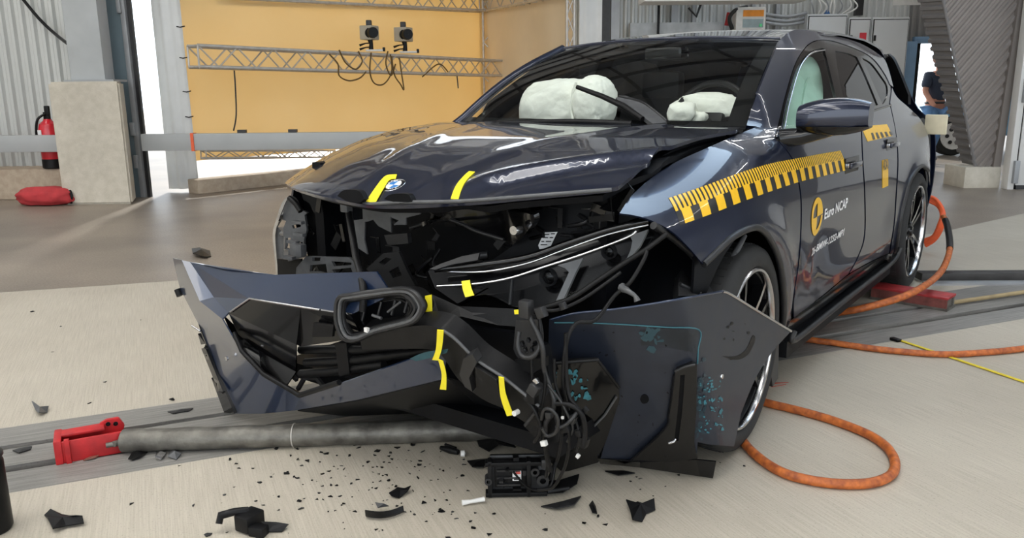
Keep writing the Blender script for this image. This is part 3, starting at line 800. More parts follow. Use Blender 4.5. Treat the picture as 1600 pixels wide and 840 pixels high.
# ---- painted body side, traced in the photograph and laid on the body surface
fd = pxsheet('front_fender', [(968, 333, 1), (984, 309), (1003, 290), (1030, 269), (1060, 251), (1100, 233), (1150, 211), (1180, 199, 1), (1196, 201, 1), (1212, 216, 1), (1237, 248), (1248, 290), (1251, 330), (1248, 400), (1239, 465), (1236, 500, 1), (1221, 527, 1),
    (1225, 490), (1223, 440), (1216, 402), (1204, 375), (1192, 360), (1180, 355), (1161, 361), (1140, 374), (1118, 395), (1099, 413, 1), (1075, 385), (1048, 360), (1015, 343), (990, 336)], Fside, PAINT, car, .006, 5)
d1 = pxsheet('front_door', [(1214, 217, 1), (1239, 248), (1250, 290), (1253, 330), (1250, 400), (1241, 465), (1241, 497, 1), (1290, 457, 1), (1325, 428, 1), (1340, 400), (1350, 366), (1350, 300), (1347, 250), (1344, 178, 1), (1300, 192), (1250, 208)], Fside, PAINT, car, .006, 5)
d2 = pxsheet('rear_door', [(1346, 177, 1), (1349, 250), (1352, 300), (1352, 366), (1342, 400), (1328, 426, 1), (1360, 408), (1389, 395, 1), (1396, 350), (1399, 308), (1402, 250), (1399, 205), (1390, 163, 1), (1370, 170)], Fside, PAINT, car, .006, 4)
rq = pxsheet('rear_quarter_panel', [(1391, 161, 1), (1400, 205), (1404, 250), (1401, 308), (1398, 350), (1391, 394, 1), (1394, 414, 1), (1400, 383), (1407, 338), (1413, 312), (1420, 285), (1431, 267), (1441, 259), (1450, 266, 1), (1453.2, 290, 1), (1453, 240), (1449, 208), (1438, 186), (1420, 168), (1402, 152), (1394, 137, 1)], Fside, PAINT, car, .006, 3)
# arch lips
def pxtube(name, pts, F, r, m, parent, n=8, smooth=5, off=0.):
    c = crom([p[:2] for p in pts], smooth); P = hit(c, F)
    P[:, 1] += off
    return tube(name, P, r, m, parent, n)
ARCH = [(1221, 524), (1225, 490), (1223, 440), (1216, 402), (1204, 375), (1192, 360), (1180, 355), (1161, 361), (1140, 374), (1118, 395), (1099, 413)]
pxtube('arch_lip', ARCH, Fside, .012, DGR, fd)
pxtube('arch_lip', [(1394, 414), (1400, 383), (1407, 338), (1413, 312), (1420, 285), (1431, 267), (1441, 259), (1450, 266)], Fside, .013, DGR, rq)
# sill: upper ledge and lower blade
sillF = lambda x, y, z: y-Sy(x, z)
sl = pxsheet('sill', [(1236, 500, 1), (1252, 487), (1290, 459), (1325, 430), (1360, 410), (1390, 396, 1), (1396, 407, 1), (1370, 420), (1330, 445), (1290, 477), (1256, 505), (1236, 521, 1), (1222, 528, 1)], Fside, GBLK, car, .02, 4)
tube('sill_blade', [(-.52, .935, .31), (-.55, .93, .265), (-1.2, .925, .262), (-2.1, .925, .262), (-2.4, .93, .28), (-2.46, .945, .34)], .013, DGR, sl, smooth=5)
prism('sill_underside', [(-.50, .62), (-2.45, .62), (-2.45, .90), (-.55, .90)], DBLK, sl, .18, .25)
prism('sill_end_flap', [(-.36, .40), (-.44, .30), (-.46, .12), (-.40, .10), (-.34, .22)], DGR, sl, .88, .90, plane='XZ')
# panel gaps read dark: an inner shell behind the painted skin
def arcpts(cx, cz, r, a0, a1, n=20): return [(cx+r*math.cos(math.radians(a0+(a1-a0)*i/n)), cz+r*math.sin(math.radians(a0+(a1-a0)*i/n))) for i in range(n+1)]
def side_chart(xf=.45, top=None):
    o = [(xf, .55)]
    o = arcpts(0, .375, .43, 15, 165)+[(-.46, .26)]+[(-2.42, .26)]+arcpts(-2.9, .375, .43, 170, 10)[::-1]
    return o
inner = [(.42, .62), (.40, .55)]+arcpts(0, .375, .44, 25, 185, 18)+[(-.46, .24), (-2.44, .24)]+arcpts(-2.9, .375, .44, 5, 170, 18)+[(-3.40, .32), (-3.86, .36), (-3.84, .80), (-3.72, 1.0), (-3.4, 1.07), (-.35, 1.06), (.0, 1.02), (.35, .93)]
sheet('inner_body_shell', np.array(inner), lambda c: np.stack([c[:, 0], Sy(c[:, 0], c[:, 1])-.03, c[:, 1]], 1), DBLK, car, .01, .08, toward=(0, 9, .5))
sheet('right_body_side', np.array([(.55, .9), (.47, .62)]+inner[1:-3]+[(-.35, 1.09), (.0, 1.06), (.4, 1.0)]), lambda c: np.stack([c[:, 0], -Sy(c[:, 0], c[:, 1]), c[:, 1]], 1), PAINT, car, .01, .05, toward=(0, -9, .5))
# rear end
def tailx(z): return -3.86-.02*np.sin((z-.3)*3)
bm = bmesh.new(); rows = []
for z in np.linspace(.32, 1.02, 12):
    row = []
    for s_ in np.linspace(-1, 1, 21):
        yy = s_*float(Sy(np.array([-3.84]), np.array([z]))[0]); row.append(bm.verts.new((-3.84-.10*(1-abs(s_)**4)-.04*math.sin((z-.3)*4), yy, z)))
    rows.append(row)
for z, x in ((1.12, -3.78), (1.3, -3.72), (1.5, -3.62)):
    rows.append([bm.verts.new((x-.03*(1-s_*s_), s_*(.74-.55*(z-1.1)), z)) for s_ in np.linspace(-1, 1, 21)])
for j in range(len(rows)-1):
    for i in range(20): bm.faces.new((rows[j][i], rows[j][i+1], rows[j+1][i+1], rows[j+1][i]))
thicken(bm, .01, (-9, 0, .8)); tg = finish('tailgate', bm, PAINT, car)
grid('spoiler', lambda s, t: np.array([-3.45-.42*t, s*(.56-.02*t), 1.525-.06*t-.02*s*s-.15*max(0, abs(s)-.9)]), 16, 6, GBLK, tg, .03, toward=(0, 0, 5))
pxsheet('spoiler_fin', [(1387, 84, 1), (1396, 93), (1408, 120), (1419, 148, 1), (1419, 163, 1), (1408, 155), (1398, 140, 1), (1392, 115), (1384, 95, 1)], lambda x, y, z: x-.9*(y-.62)+3.52, BLK, tg, .02, 4, t1=12)
# open fuel flap hanging behind
fl = carpt(1447, 190, 'y', .87)
box('charging_flap', (-3.30, .93, 1.03), (.02, .14, .13), mat('flap_beige', s2l(206, 198, 172), rough=.5), rq, rz=-.15, bevel=.01)
# ---- greenhouse: cant rail / A pillar, black frame with window openings, glass
pxsheet('a_pillar_and_cant_rail', [(1164, 196, 1), (1174, 170), (1196, 115), (1218, 63, 1), (1230, 52), (1246, 46), (1275, 49), (1310, 57), (1345, 68), (1372, 84), (1385, 98), (1396, 136, 1), (1391, 132, 1), (1382, 114), (1366, 93), (1345, 79), (1310, 66), (1290, 62), (1272, 64), (1258, 74), (1242, 100), (1228, 145), (1214, 200), (1210, 214, 1), (1194, 202), (1180, 197, 1)], Fside, PAINT, car, .012, 5)
WF = [(1222, 211, 1), (1229, 168), (1244, 113), (1256, 90), (1268, 80), (1280, 76), (1288, 76, 1), (1296, 108), (1306, 150), (1312, 182, 1)]
WR = [(1305, 79, 1), (1325, 83), (1339, 89, 1), (1353, 118), (1372, 164, 1), (1348, 172), (1325, 181, 1), (1315, 140), (1309, 110)]
WQ = [(1347, 90, 1), (1362, 99), (1378, 120), (1386, 133), (1387, 148), (1382, 160, 1), (1379, 163, 1), (1362, 125)]
fo = pxsheet('window_frame', [(1211, 218, 1), (1215, 200), (1229, 145), (1243, 100), (1259, 75), (1273, 65), (1290, 63), (1310, 67), (1345, 80), (1366, 94), (1382, 115), (1391, 133), (1391, 163, 1), (1345, 178), (1300, 194), (1250, 210)], Fside, GBLK, car, .015, 5, holes=[WF, WR, WQ], off=-.004)
for nm, w, mt in (('front_window', WF, SGLASS), ('rear_window', WR, TINT), ('quarter_window', WQ, TINT)):
    pxsheet(nm, w, Fside, mt, fo, 0, 5, off=-.010)
pxtube('window_trim', [(1224, 209), (1231, 168), (1246, 114), (1258, 92), (1270, 82), (1288, 78)], Fside, .004, SIL, fo, off=.002)
pxtube('belt_trim', [(1213, 219), (1250, 211), (1300, 195), (1345, 179), (1391, 164)], Fside, .006, GBLK, fo, off=.004)
# right-hand glass and pillars, seen only through the cabin
for nm, o_, mt in (('window_frame', None, GBLK),):
    hx = [(-.75, 1.12), (-1.35, 1.46), (-1.65, 1.49), (-1.70, 1.14)]; hy = [(-1.82, 1.14), (-1.82, 1.49), (-2.4, 1.45), (-2.9, 1.25), (-2.7, 1.18)]
    mapR = lambda c: np.stack([c[:, 0], -Sy(c[:, 0], c[:, 1])+.004, c[:, 1]], 1)
    fr_ = sheet('right_window_frame', np.array([(-.42, 1.07), (-.6, 1.22), (-1.13, 1.49), (-1.6, 1.55), (-2.6, 1.56), (-3.3, 1.53), (-3.66, 1.48), (-3.88, 1.02), (-3.3, 1.02)]), mapR, GBLK, car, .015, .08, holes=[np.array(hx), np.array(hy)], toward=(0, -9, 1))
    sheet('right_front_window', np.array(hx), mapR, TINT, fr_, 0, .1); sheet('right_rear_window', np.array(hy), mapR, TINT, fr_, 0, .1)
# ---- door handles, mirror
for (u, v, du, dv), dd in (((1330, 257, 12, -7), d1), ((1392, 226, 11, -6), d2)):
    p = hit([(u-du, v-dv), (u+du, v+dv)], Fside); c = p.mean(0)
    o = prism('handle_recess', [(-.115, -.035), (.115, -.035), (.125, .0), (.115, .035), (-.115, .035), (-.125, 0)], GBLK, dd, 0, .004, plane='XZ', smooth=False)
    o.location = (c[0], c[1]+.0005, c[2])
    hb = bmesh.new(); bx(hb, (0, 0, 0), (.19, .016, .026), None, .006); o = finish('handle', hb, PAINT, dd); o.location = (c[0], c[1]+.020, c[2])
    hb = bmesh.new(); bx(hb, (0, 0, 0), (.03, .022, .02), None, .003); o = finish('handle_foot', hb, SIL, dd); o.location = (c[0]+.075, c[1]+.008, c[2])
mir = empty('door_mirror', (0, 0, 0), 0, car)
def mirror_shape(name, zlo, zhi, m, sc=1., dx=0):
    bm = bmesh.new(); rows = []
    for s_ in np.linspace(0, 1, 15):       # along y from the door outward
        y = .895+.245*s_
        hx = (.105*(1-.35*s_))*sc*max(.25, (math.sin(math.pi*(.12+.76*s_)))**.35); hz = .073*sc*max(.2, math.sin(math.pi*(.14+.74*s_))**.4)
        row = []
        for k in range(24):
            a = 2*math.pi*k/24; c_, q_ = math.cos(a), math.sin(a)
            x = math.copysign(abs(c_)**.75, c_)*hx; z = math.copysign(abs(q_)**.7, q_)*hz
            if x < -hx*.6: x = -hx*.6
            row.append(bm.verts.new((-.56+x-.05*s_+dx, y, min(max(1.165+.012*s_+z, zlo), zhi))))
        rows.append(row)
    for j in range(14):
        for k in range(24): bm.faces.new((rows[j][k], rows[j][(k+1) % 24], rows[j+1][(k+1) % 24], rows[j+1][k]))
    bm.faces.new(rows[0]); bm.faces.new(rows[-1])
    bmesh.ops.remove_doubles(bm, verts=bm.verts, dist=1e-5)
    return finish(name, bm, m, mir, ang=50)
mirror_shape('mirror_cap', 1.135, 1.30, PAINT); mirror_shape('mirror_lower_housing', 1.0, 1.136, GBLK, .985)
tube('mirror_arm', [(-.50, .83, 1.085), (-.53, .90, 1.095), (-.57, 1.0, 1.125)], [.04, .034, .03], GBLK, mir, n=10)


# ---- wheels
def wheel(parent, x, y, side, steer=0., full=True):
    w = empty('wheel', (x, y, .375), steer if side > 0 else steer+math.pi, parent)
    # local: axis along +y (outer face at y = 0), wheel plane xz
    R0, RR = .375, .293
    lathe('tyre', [(RR, -.015), (RR+.006, .004), (RR+.02, .012), (.345, .008), (.365, -.004), (R0-.002, -.02), (R0, -.05), (R0, -.21), (.366, -.245), (.34, -.262), (RR, -.255), (RR-.005, -.13), (RR, -.015)], RUB, w, 64, caps=False, ang=50)
    if full:
        bm = bmesh.new()
        for k in range(72):
            a = 2*math.pi*k/72
            for yy, l in ((-.055, .05), (-.205, .05)):
                bx(bm, (0, 0, 0), (.006, l, .004), None); vs = bm.verts[-8:]
                bmesh.ops.translate(bm, vec=(0, yy, R0), verts=vs); bmesh.ops.rotate(bm, cent=(0, 0, 0), matrix=Matrix.Rotation(a, 3, 'Y'), verts=vs)
        finish('tread_blocks', bm, RUB, w, smooth=False)['kind'] = 'stuff'
    lathe('rim_barrel', [(RR, -.008), (RR-.02, -.02), (RR-.03, -.06), (RR-.045, -.20), (.06, -.21), (.06, -.19), (RR-.06, -.185), (RR-.045, -.06)], BLK, w, 48, caps=False)
    lathe('rim_lip', [(RR+.001, .002), (RR-.004, .007), (RR-.012, .006), (RR-.016, -.004), (RR-.016, -.02), (RR+.001, -.02), (RR+.001, .002)], SIL, w, 64, caps=False)
    lathe('brake_disc', [(.08, -.13), (.19, -.13), (.19, -.155), (.08, -.155), (.08, -.13)], STEEL, w, 40, caps=False)
    box('brake_caliper', (.13, -.12, .06), (.09, .07, .17), DGR, w, bevel=.015)
    lathe('hub', [(.001, -.012), (.030, -.012), (.036, -.022), (.075, -.035), (.075, -.12), (.001, -.12)], GBLK, w, 32, caps=False)
    for k in range(5):
        a = 2*math.pi*k/5+.3
        for sgn in (-1, 1):
            poly_in, poly_out = .045, RR-.012
            a0, a1 = sgn*.30, sgn*.115
            bm = bmesh.new()
            def pp_(r, an, y): return (r*math.sin(a+an), y, r*math.cos(a+an))
            wd0, wd1 = .20, .045
            st = [(poly_in, 0*sgn+a0*.9, -.030, .26), (.13, sgn*.18, -.018, .085), (.21, sgn*.17, -.012, .045), (poly_out, sgn*.165, -.010, .036)]
            top = []; bot = []
            for r, an, y, hw in st:
                top.append((bm.verts.new(pp_(r, an-hw, y)), bm.verts.new(pp_(r, an+hw, y))))
                bot.append((bm.verts.new(pp_(r, an-hw*1.15, y-.04)), bm.verts.new(pp_(r, an+hw*1.15, y-.04))))
            for i in range(3):
                for q_, mi in (((top[i][0], top[i][1], top[i+1][1], top[i+1][0]), 0), ((bot[i][0], bot[i][1], bot[i+1][1], bot[i+1][0]), 1), ((top[i][0], bot[i][0], bot[i+1][0], top[i+1][0]), 1), ((top[i][1], bot[i][1], bot[i+1][1], top[i+1][1]), 1)):
                    f = bm.faces.new(q_); f.material_index = mi
            for s2 in (0, 3): f = bm.faces.new((top[s2][0], top[s2][1], bot[s2][1], bot[s2][0])); f.material_index = 1
            finish('spoke', bm, None, w, smooth=False, slots=[SIL if sgn > 0 else GBLK, GBLK])
        # black web between the twin spokes
        bm = bmesh.new(); vs = [bm.verts.new((r*math.sin(a+an), y, r*math.cos(a+an))) for r, an, y in ((.08, -.2, -.03), (.08, .2, -.03), (.2, .12, -.025), (.2, -.12, -.025))]
        vb = [bm.verts.new((v.co.x, v.co.y-.03, v.co.z)) for v in vs]
        bm.faces.new(vs); bm.faces.new(vb[::-1])
        for i in range(4): bm.faces.new((vs[i], vs[(i+1) % 4], vb[(i+1) % 4], vb[i]))
        finish('spoke_web', bm, GBLK, w, smooth=False)
    for k in range(5):
        a = 2*math.pi*k/5; lathe('wheel_bolt', [(.001, -.02), (.009, -.02), (.009, -.04)], GRP, w, 10, c=(.052*math.sin(a), 0, .052*math.cos(a)), caps=False)
    return w
wheel(car, 0.0, .935, 1, .05)
wheel(car, -2.9, .935, 1, 0)
wheel(car, -.02, -.935, -1, 0, False); wheel(car, -2.9, -.935, -1, 0, False)
# wheel-arch liners
for cx in (0., -2.9):
    for s_ in (1, -1):
        bm = bmesh.new(); rows = []
        for yy in (.885, .6):
            rows.append([bm.verts.new((cx+.445*math.cos(math.radians(a)), s_*yy, .375+.445*math.sin(math.radians(a)))) for a in range(-10, 191, 10)])
        for i in range(len(rows[0])-1): bm.faces.new((rows[0][i], rows[0][i+1], rows[1][i+1], rows[1][i]))
        bm.faces.new(rows[1])
        thicken(bm, .006, (cx, s_*.8, .375)); finish('wheel_arch_liner', bm, DBLK, car)
# underbody, cabin floor, firewall
box('underbody', (-1.75, 0, .27), (3.9, 1.3, .12), DBLK, car)
box('rear_floor', (-3.2, 0, .55), (1.2, 1.25, .5), DBLK, car)
box('firewall', (-.42, 0, .68), (.06, 1.5, .78), DBLK, car)
box('cowl', (-.38, 0, 1.085), (.20, 1.42, .05), GBLK, car, bevel=.01)
# suspension strut seen in the wheel arch
tube('arch_brace', [tuple(carpt(1164, 368, 'y', .90)), tuple(carpt(1146, 400, 'y', .90)), tuple(carpt(1126, 440, 'y', .90))], [.008, .013, .016], GRP, car)

# ================================================================== WRECKED FRONT END
def cpl(*pts):
    """plane through three photograph points with known distances; positive on the camera's side"""
    p = [carpt(*q_) for q_ in pts]; f = plane(*p)
    return f if f(*CAMCAR) > 0 else (lambda x, y, z: -f(x, y, z))
def smax(a, b, k=.02): return .5*(a+b+np.sqrt((a-b)**2+k*k))
def facets(name, V, faces, m, parent, thick=.005, ang=12, slots=None, mi=None):
    bm = bmesh.new(); vs = {k: bm.verts.new(carpt(*v)) for k, v in V.items()}
    for i, f in enumerate(faces):
        ff = bm.faces.new([vs[k] for k in f]); 
        if mi: ff.material_index = mi[i]
    bmesh.ops.triangulate(bm, faces=[f for f in bm.faces if len(f.verts) > 4])
    thicken(bm, thick, CAMCAR)
    return finish(name, bm, m, parent, ang=ang, slots=slots)
PX = lambda x0: (lambda x, y, z: x-x0)
def pxt(name, pts, r, m, parent, n=8, smooth=5):
    """tube through (u, v, axis, value) points"""
    return tube(name, [carpt(*p) for p in pts], r, m, parent, n, smooth)

fs = empty('front_structure', (0, 0, 0), 0, car)
# black backing of the engine bay: inner wings, radiator panel, floor
box('radiator_panel', (.36, -.05, .58), (.05, 1.36, .66), DBLK, fs)
box('inner_wing', (.12, .66, .80), (.9, .05, .42), DBLK, fs, rz=-.02)
box('inner_wing', (.12, -.66, .80), (.9, .05, .42), DBLK, fs)
box('lower_carrier', (.55, .0, .22), (.5, 1.3, .06), DBLK, fs)
pxsheet('hood_gap_shade', [(975, 300, 1), (1010, 262), (1050, 235), (1100, 217), (1150, 205, 1), (1160, 209, 1), (1100, 234), (1060, 252), (1030, 271), (1003, 292), (984, 312), (966, 336, 1), (940, 326, 1)], cpl((1150, 205, 'y', .70), (966, 336, 'y', .68), (1090, 470, 'y', .66)), DBLK, fs, .01, 20)  # black sheet stands in for the shade in the open hood gap
pxsheet('bay_upper_panel', [(466, 292, 1), (560, 312, 1), (700, 316, 1), (960, 300, 1), (1000, 340, 1), (900, 440, 1), (700, 470, 1), (560, 440, 1), (482, 436, 1), (478, 340, 1)], PX(.46), DBLK, fs, .01, 40)
pxsheet('torn_side_flap', [(465, 291, 1), (500, 298, 1), (504, 330, 1), (490, 332, 1), (484, 318, 1), (474, 312, 1), (470, 300, 1)], PX(.60), BLK, fs, .006, 20)
# hood-lip lobes: the tops of the two grille recesses
for pts in ([(527, 306, 1), (535, 298), (548, 296), (562, 299), (569, 311, 1), (562, 317, 1), (545, 315)], [(600, 311, 1), (609, 304), (625, 302), (638, 304), (644, 315, 1), (625, 318, 1)]):
    pxsheet('grille_recess_lip', pts, PX(.93 if pts[0][0] < 580 else .925), DBLK, hood, .02, 8)
pxt('hood_latch_edge', [(476, 297, 'x', .84), (520, 308, 'x', .88), (570, 318, 'x', .91), (620, 316, 'x', .92), (720, 314, 'x', .90), (840, 305, 'x', .80), (955, 296, 'x', .66)], .006, GRP, hood)
# right headlight carrier, a grey skeleton
RH = lambda x, y, z: x-.60+1.4*np.clip(-.86-y, 0, 1)+.2*(y+.85)
pxsheet('headlight_carrier', [(452, 307, 1), (443, 317), (434, 343), (428, 366), (430, 400), (433, 429, 1), (446, 429, 1), (446, 409, 1), (474, 402, 1), (475, 374, 1), (479, 359, 1), (476, 336, 1), (480, 332, 1), (468, 327, 1), (463, 314), (457, 308)], RH, GRP, fs, .012, 8,
        holes=[[(432, 355, 1), (439, 343, 1), (447, 345, 1), (443, 355, 1)], [(446, 372, 1), (454, 371, 1), (454, 389, 1), (445, 389, 1)], [(464, 378, 1), (473, 378, 1), (472, 385, 1), (464, 385, 1)], [(456, 352, 1), (470, 349, 1), (470, 354, 1), (458, 357, 1)]])
pxsheet('fender_edge_glint', [(451, 306, 1), (441, 316), (431, 345), (426, 367), (429, 400), (432, 429, 1), (435, 429, 1), (432, 400), (430, 367), (435, 345), (445, 318, 1)], RH, SIL, fs, .006, 10, off=.02)  # bright metal stands in for the reflection along the dark painted edge
pxt('carrier_tab', [(452, 309, 'x', .63), (462, 318, 'x', .63), (470, 330, 'x', .63)], .012, BLK, fs)
box('carrier_box', tuple(carpt(466, 390, 'x', .66)), (.03, .07, .05), GRP, fs, bevel=.004)
for u, v in ((466, 347), (468, 366), (458, 378), (452, 402)):
    box('carrier_rib', tuple(carpt(u, v, 'x', .64)), (.02, .06, .012), GRP, fs)
pxsheet('carrier_dark_skirt', [(433, 404, 1), (446, 406, 1), (470, 404, 1), (470, 432, 1), (434, 432, 1)], PX(.56), BLK, fs, .01, 20)
# lattice shutters
pxsheet('shutter_lattice', [(463, 418, 1), (478, 400, 1), (545, 402, 1), (558, 412, 1), (566, 434, 1), (462, 434, 1)], PX(.62), GRP, fs, .012, 12,
        holes=[[(488, 402, 1), (501, 402, 1), (500, 408, 1), (488, 408, 1)], [(485, 414, 1), (509, 412, 1), (512, 428, 1), (497, 424, 1), (484, 424, 1)], [(518, 408, 1), (549, 410, 1), (549, 414, 1), (522, 416, 1)], [(519, 421, 1), (548, 418, 1), (552, 428, 1), (524, 430, 1)]])
pxsheet('shutter_lattice', [(572, 420, 1), (598, 396, 1), (623, 393, 1), (637, 425, 1), (652, 452, 1), (612, 452, 1)], PX(.66), DGR, fs, .012, 12,
        holes=[[(592, 410, 1), (603, 402, 1), (612, 404, 1), (600, 414, 1)], [(608, 424, 1), (622, 416, 1), (628, 430, 1), (614, 434, 1)]])
# bent bracket plates under the hood lip
pxsheet('bracket_plate', [(566, 318, 1), (599, 318, 1), (599, 331, 1), (610, 334, 1), (611, 363, 1), (591, 353, 1), (583, 343, 1), (570, 347, 1), (569, 374, 1), (574, 397, 1), (559, 387, 1), (553, 344, 1), (567, 342, 1)], PX(.70), GRP, fs, .006, 12)
pxsheet('bracket_plate', [(601, 316, 1), (619, 314, 1), (620, 324, 1), (648, 324, 1), (656, 328), (656, 334), (650, 336, 1), (634, 340, 1), (634, 351, 1), (615, 351, 1), (623, 344, 1), (612, 340, 1), (603, 330, 1)], PX(.76), GRP, fs, .006, 12)
pxsheet('bracket_plate', [(600, 367, 1), (636, 364, 1), (638, 380, 1), (606, 383, 1)], PX(.66), DGR, fs, .02, 12)
# crumpled gloss cross member
CMF = lambda x, y, z: x-.70-.05*np.sin(y*14)-.25*(z-.85)
pxsheet('cross_member', [(640, 355, 1), (665, 345), (690, 340), (690, 323, 1), (720, 324), (770, 326), (808, 330), (834, 336, 1), (834, 347), (815, 371), (798, 384, 1), (786, 375), (742, 361), (720, 350), (690, 344), (665, 352), (642, 360, 1)], CMF, GBLK, fs, .02, 7)
pxt('cross_member_edge', [(641, 356, 'x', .72), (690, 342, 'x', .73), (720, 349, 'x', .73), (745, 361, 'x', .73), (787, 374, 'x', .72)], .006, DGR, fs)
lathe('tow_bolt', [(.001, .0), (.014, 0), (.017, -.01), (.017, -.03)], SIL, fs, 14, 'X', tuple(carpt(802, 360, 'x', .76)), caps=False)
pxt('stay_rod', [(700, 420, 'x', .66), (740, 402, 'x', .66), (762, 398, 'x', .64)], .014, DGR, fs)
# black structural wing with its data label
wingF = cpl((800, 330, 'x', .60), (960, 310, 'x', .50), (830, 430, 'x', .60))
pxsheet('apron_panel', [(834, 330, 1), (960, 300, 1), (1000, 338, 1), (880, 384, 1), (820, 404, 1), (760, 412, 1), (800, 385, 1)], wingF, DBLK, fs, .01, 16)
pxsheet('data_label', [(841, 383, 1), (850, 363, 1), (871, 362, 1), (859, 387, 1), (843, 389, 1)], wingF, STW, fs, .002, 12, off=.004)
for a, b in (((851, 366), (858, 366)), ((848, 371), (856, 371)), ((861, 365), (867, 365)), ((859, 371), (864, 371)), ((846, 377), (850, 377)), ((853, 377), (861, 377)), ((845, 382), (855, 382))):
    P_ = hit([a, b], lambda x, y, z: wingF(x, y, z)-.008); tube('label_print', P_, .0016, STB, fs, 4)
# ---- left headlight
HLF = cpl((672, 430, 'x', .86), (1020, 352, 'x', .56), (889, 467, 'x', .74))
HLB = lambda x, y, z: HLF(x, y, z)+.07
hl = pxsheet('headlight', [(669, 424, 1), (674, 418, 1), (692, 414), (758, 411), (824, 399), (881, 378), (950, 355), (1015, 338, 1), (1042, 364, 1), (1007, 390), (973, 412), (937, 436), (889, 468), (834, 486, 1), (800, 478, 1), (758, 460), (715, 474, 1), (680, 450, 1)], HLB, GBLK, car, .03, 12)
pxsheet('headlight_wedge', [(680, 446, 1), (745, 444), (762, 449, 1), (715, 474, 1)], HLF, GBLK, hl, .01, 10)
pxsheet('lens', [(682, 447, 1), (745, 443), (797, 434), (850, 417), (916, 395), (979, 371), (1016, 352, 1), (1040, 366, 1), (1007, 390), (973, 411), (937, 434), (889, 465), (834, 482, 1), (800, 476, 1), (760, 452, 1)], HLF, LENS, hl, 0, 12)
pxtube('chrome_strip', [(683, 447), (745, 443), (797, 434), (850, 417), (916, 395), (979, 371), (994, 361)], HLF, .004, SIL, hl)
pxtube('upper_chrome_strip', [(692, 424), (758, 424), (824, 411), (881, 390), (950, 366), (1013, 351)], lambda x, y, z: HLF(x, y, z)+.02, .004, SIL, hl)
pxtube('upper_black_strip', [(680, 421), (750, 414), (824, 402), (881, 382), (950, 359), (1013, 345)], lambda x, y, z: HLF(x, y, z)+.01, .011, GBLK, hl)
pxtube('lower_seal', [(1042, 365), (1007, 391), (973, 412), (937, 436), (889, 467), (834, 485)], lambda x, y, z: HLF(x, y, z)-.01, .008, BLK, hl)
for k, pts in enumerate(([(871, 414, 1), (886, 410, 1), (911, 403, 1), (900, 424, 1), (881, 466, 1), (869, 469, 1), (889, 425, 1), (883, 419, 1)], [(984, 368, 1), (1013, 358, 1), (1000, 384, 1), (985, 402, 1), (976, 411, 1), (985, 391, 1), (988, 376, 1)])):
    pxsheet('light_blade', pts, lambda x, y, z: HLF(x, y, z)+.025, mat('light_guide', (.22, .22, .22), rough=.35, var=.05), hl, .015, 10)
for u, v, r_ in ((857, 433, .022), (952, 393, .018)):
    P_ = hit([(u, v)], lambda x, y, z: HLF(x, y, z)+.03)[0]
    rg = bmesh.new(); addlathe(rg, [(r_, 0), (r_*1.25, .012), (r_*1.25, -.01), (r_, -.01), (r_, 0)], 20, 'X', P_); finish('projector_ring', rg, DGR, hl)
    lathe('projector_lens', [(.001, .008), (r_*.6, .005), (r_, -.004)], GBLK, hl, 20, 'X', tuple(P_), caps=False)
pxtube('lens_divider', [(800, 437), (797, 476)], lambda x, y, z: HLF(x, y, z)+.01, .006, DGR, hl)
pxsheet('top_bracket', [(671, 420, 1), (688, 412, 1), (722, 400, 1), (749, 395, 1), (746, 406, 1), (705, 413, 1), (680, 421, 1)], lambda x, y, z: HLF(x, y, z)-.01, DGR, hl, .012, 10)
pxsheet('yellow_tape', [(721, 439, 1), (734, 437, 1), (736, 448), (741, 461, 1), (727, 464, 1), (723, 452)], lambda x, y, z: HLF(x, y, z)-.012, YEL, hl, .002, 8)
# black torn pieces between headlight, wheel and bumper corner
pxsheet('arch_liner_fragment', [(1067, 417, 1), (1117, 423, 1), (1133, 449, 1), (1093, 462, 1), (1060, 462, 1), (1060, 445, 1), (1063, 424, 1)], cpl((1067, 417, 'y', .80), (1130, 440, 'y', .88), (1090, 470, 'y', .92)), DGR, car, .03, 10)
pxt('fragment_rib', [(1062, 444, 'y', .86), (1080, 452, 'y', .88), (1094, 459, 'y', .90)], .008, DGR, fs)
pxt('fender_stay', [(1021, 352, 'y', .84), (1052, 372, 'y', .85), (1080, 396, 'y', .87), (1100, 418, 'y', .89)], .012, DGR, fs)
pxt('white_clip', [(972, 449, 'x', .72), (982, 455, 'x', .74), (992, 462, 'x', .74), (996, 470, 'x', .74)], [.014, .008, .006, .01], GRP, fs)
pxt('loose_wire', [(1010, 392, 'x', .66), (1006, 405, 'x', .68), (985, 440, 'x', .72), (960, 462, 'x', .74), (930, 500, 'x', .82), (900, 505, 'x', .86), (884, 540, 'x', .90), (880, 600, 'x', .9), (888, 640, 'x', .88)], .006, BLK, fs)
# ---- right half of the bumper cover, torn off and splayed
bumper = empty('bumper_cover', (0, 0, 0), 0, car)
V = dict(a=(270, 403, 'x', .86), b0=(284, 406, 'x', .905), b=(297, 409, 'x', .885), c=(350, 420, 'x', .95), d=(430, 429, 'x', .98), e=(520, 426, 'x', 1.0), f=(588, 424, 'x', 1.0), g=(612, 460, 'x', 1.0),
  k=(545, 493, 'x', 1.03), j=(470, 481, 'x', 1.03), i=(390, 467, 'x', 1.035), h=(357, 488, 'x', 1.035), h2=(347, 498, 'x', 1.055), y1=(334, 464, 'x', .965), l=(312, 470, 'x', .985),
  m=(281, 450, 'x', .875), n=(311, 508, 'x', .915), o=(338, 585, 'x', .93), p=(366, 646, 'x', .93), q=(410, 646, 'x', .95), r=(460, 641, 'x', .975), s=(374, 545, 'x', 1.02), t=(410, 582, 'x', 1.01), u=(470, 619, 'x', 1.0),
  v=(530, 600, 'x', 1.02), w=(640, 562, 'x', 1.02), z1=(700, 548, 'x', .99), z2=(692, 592, 'x', .95), z3=(560, 624, 'x', .96))
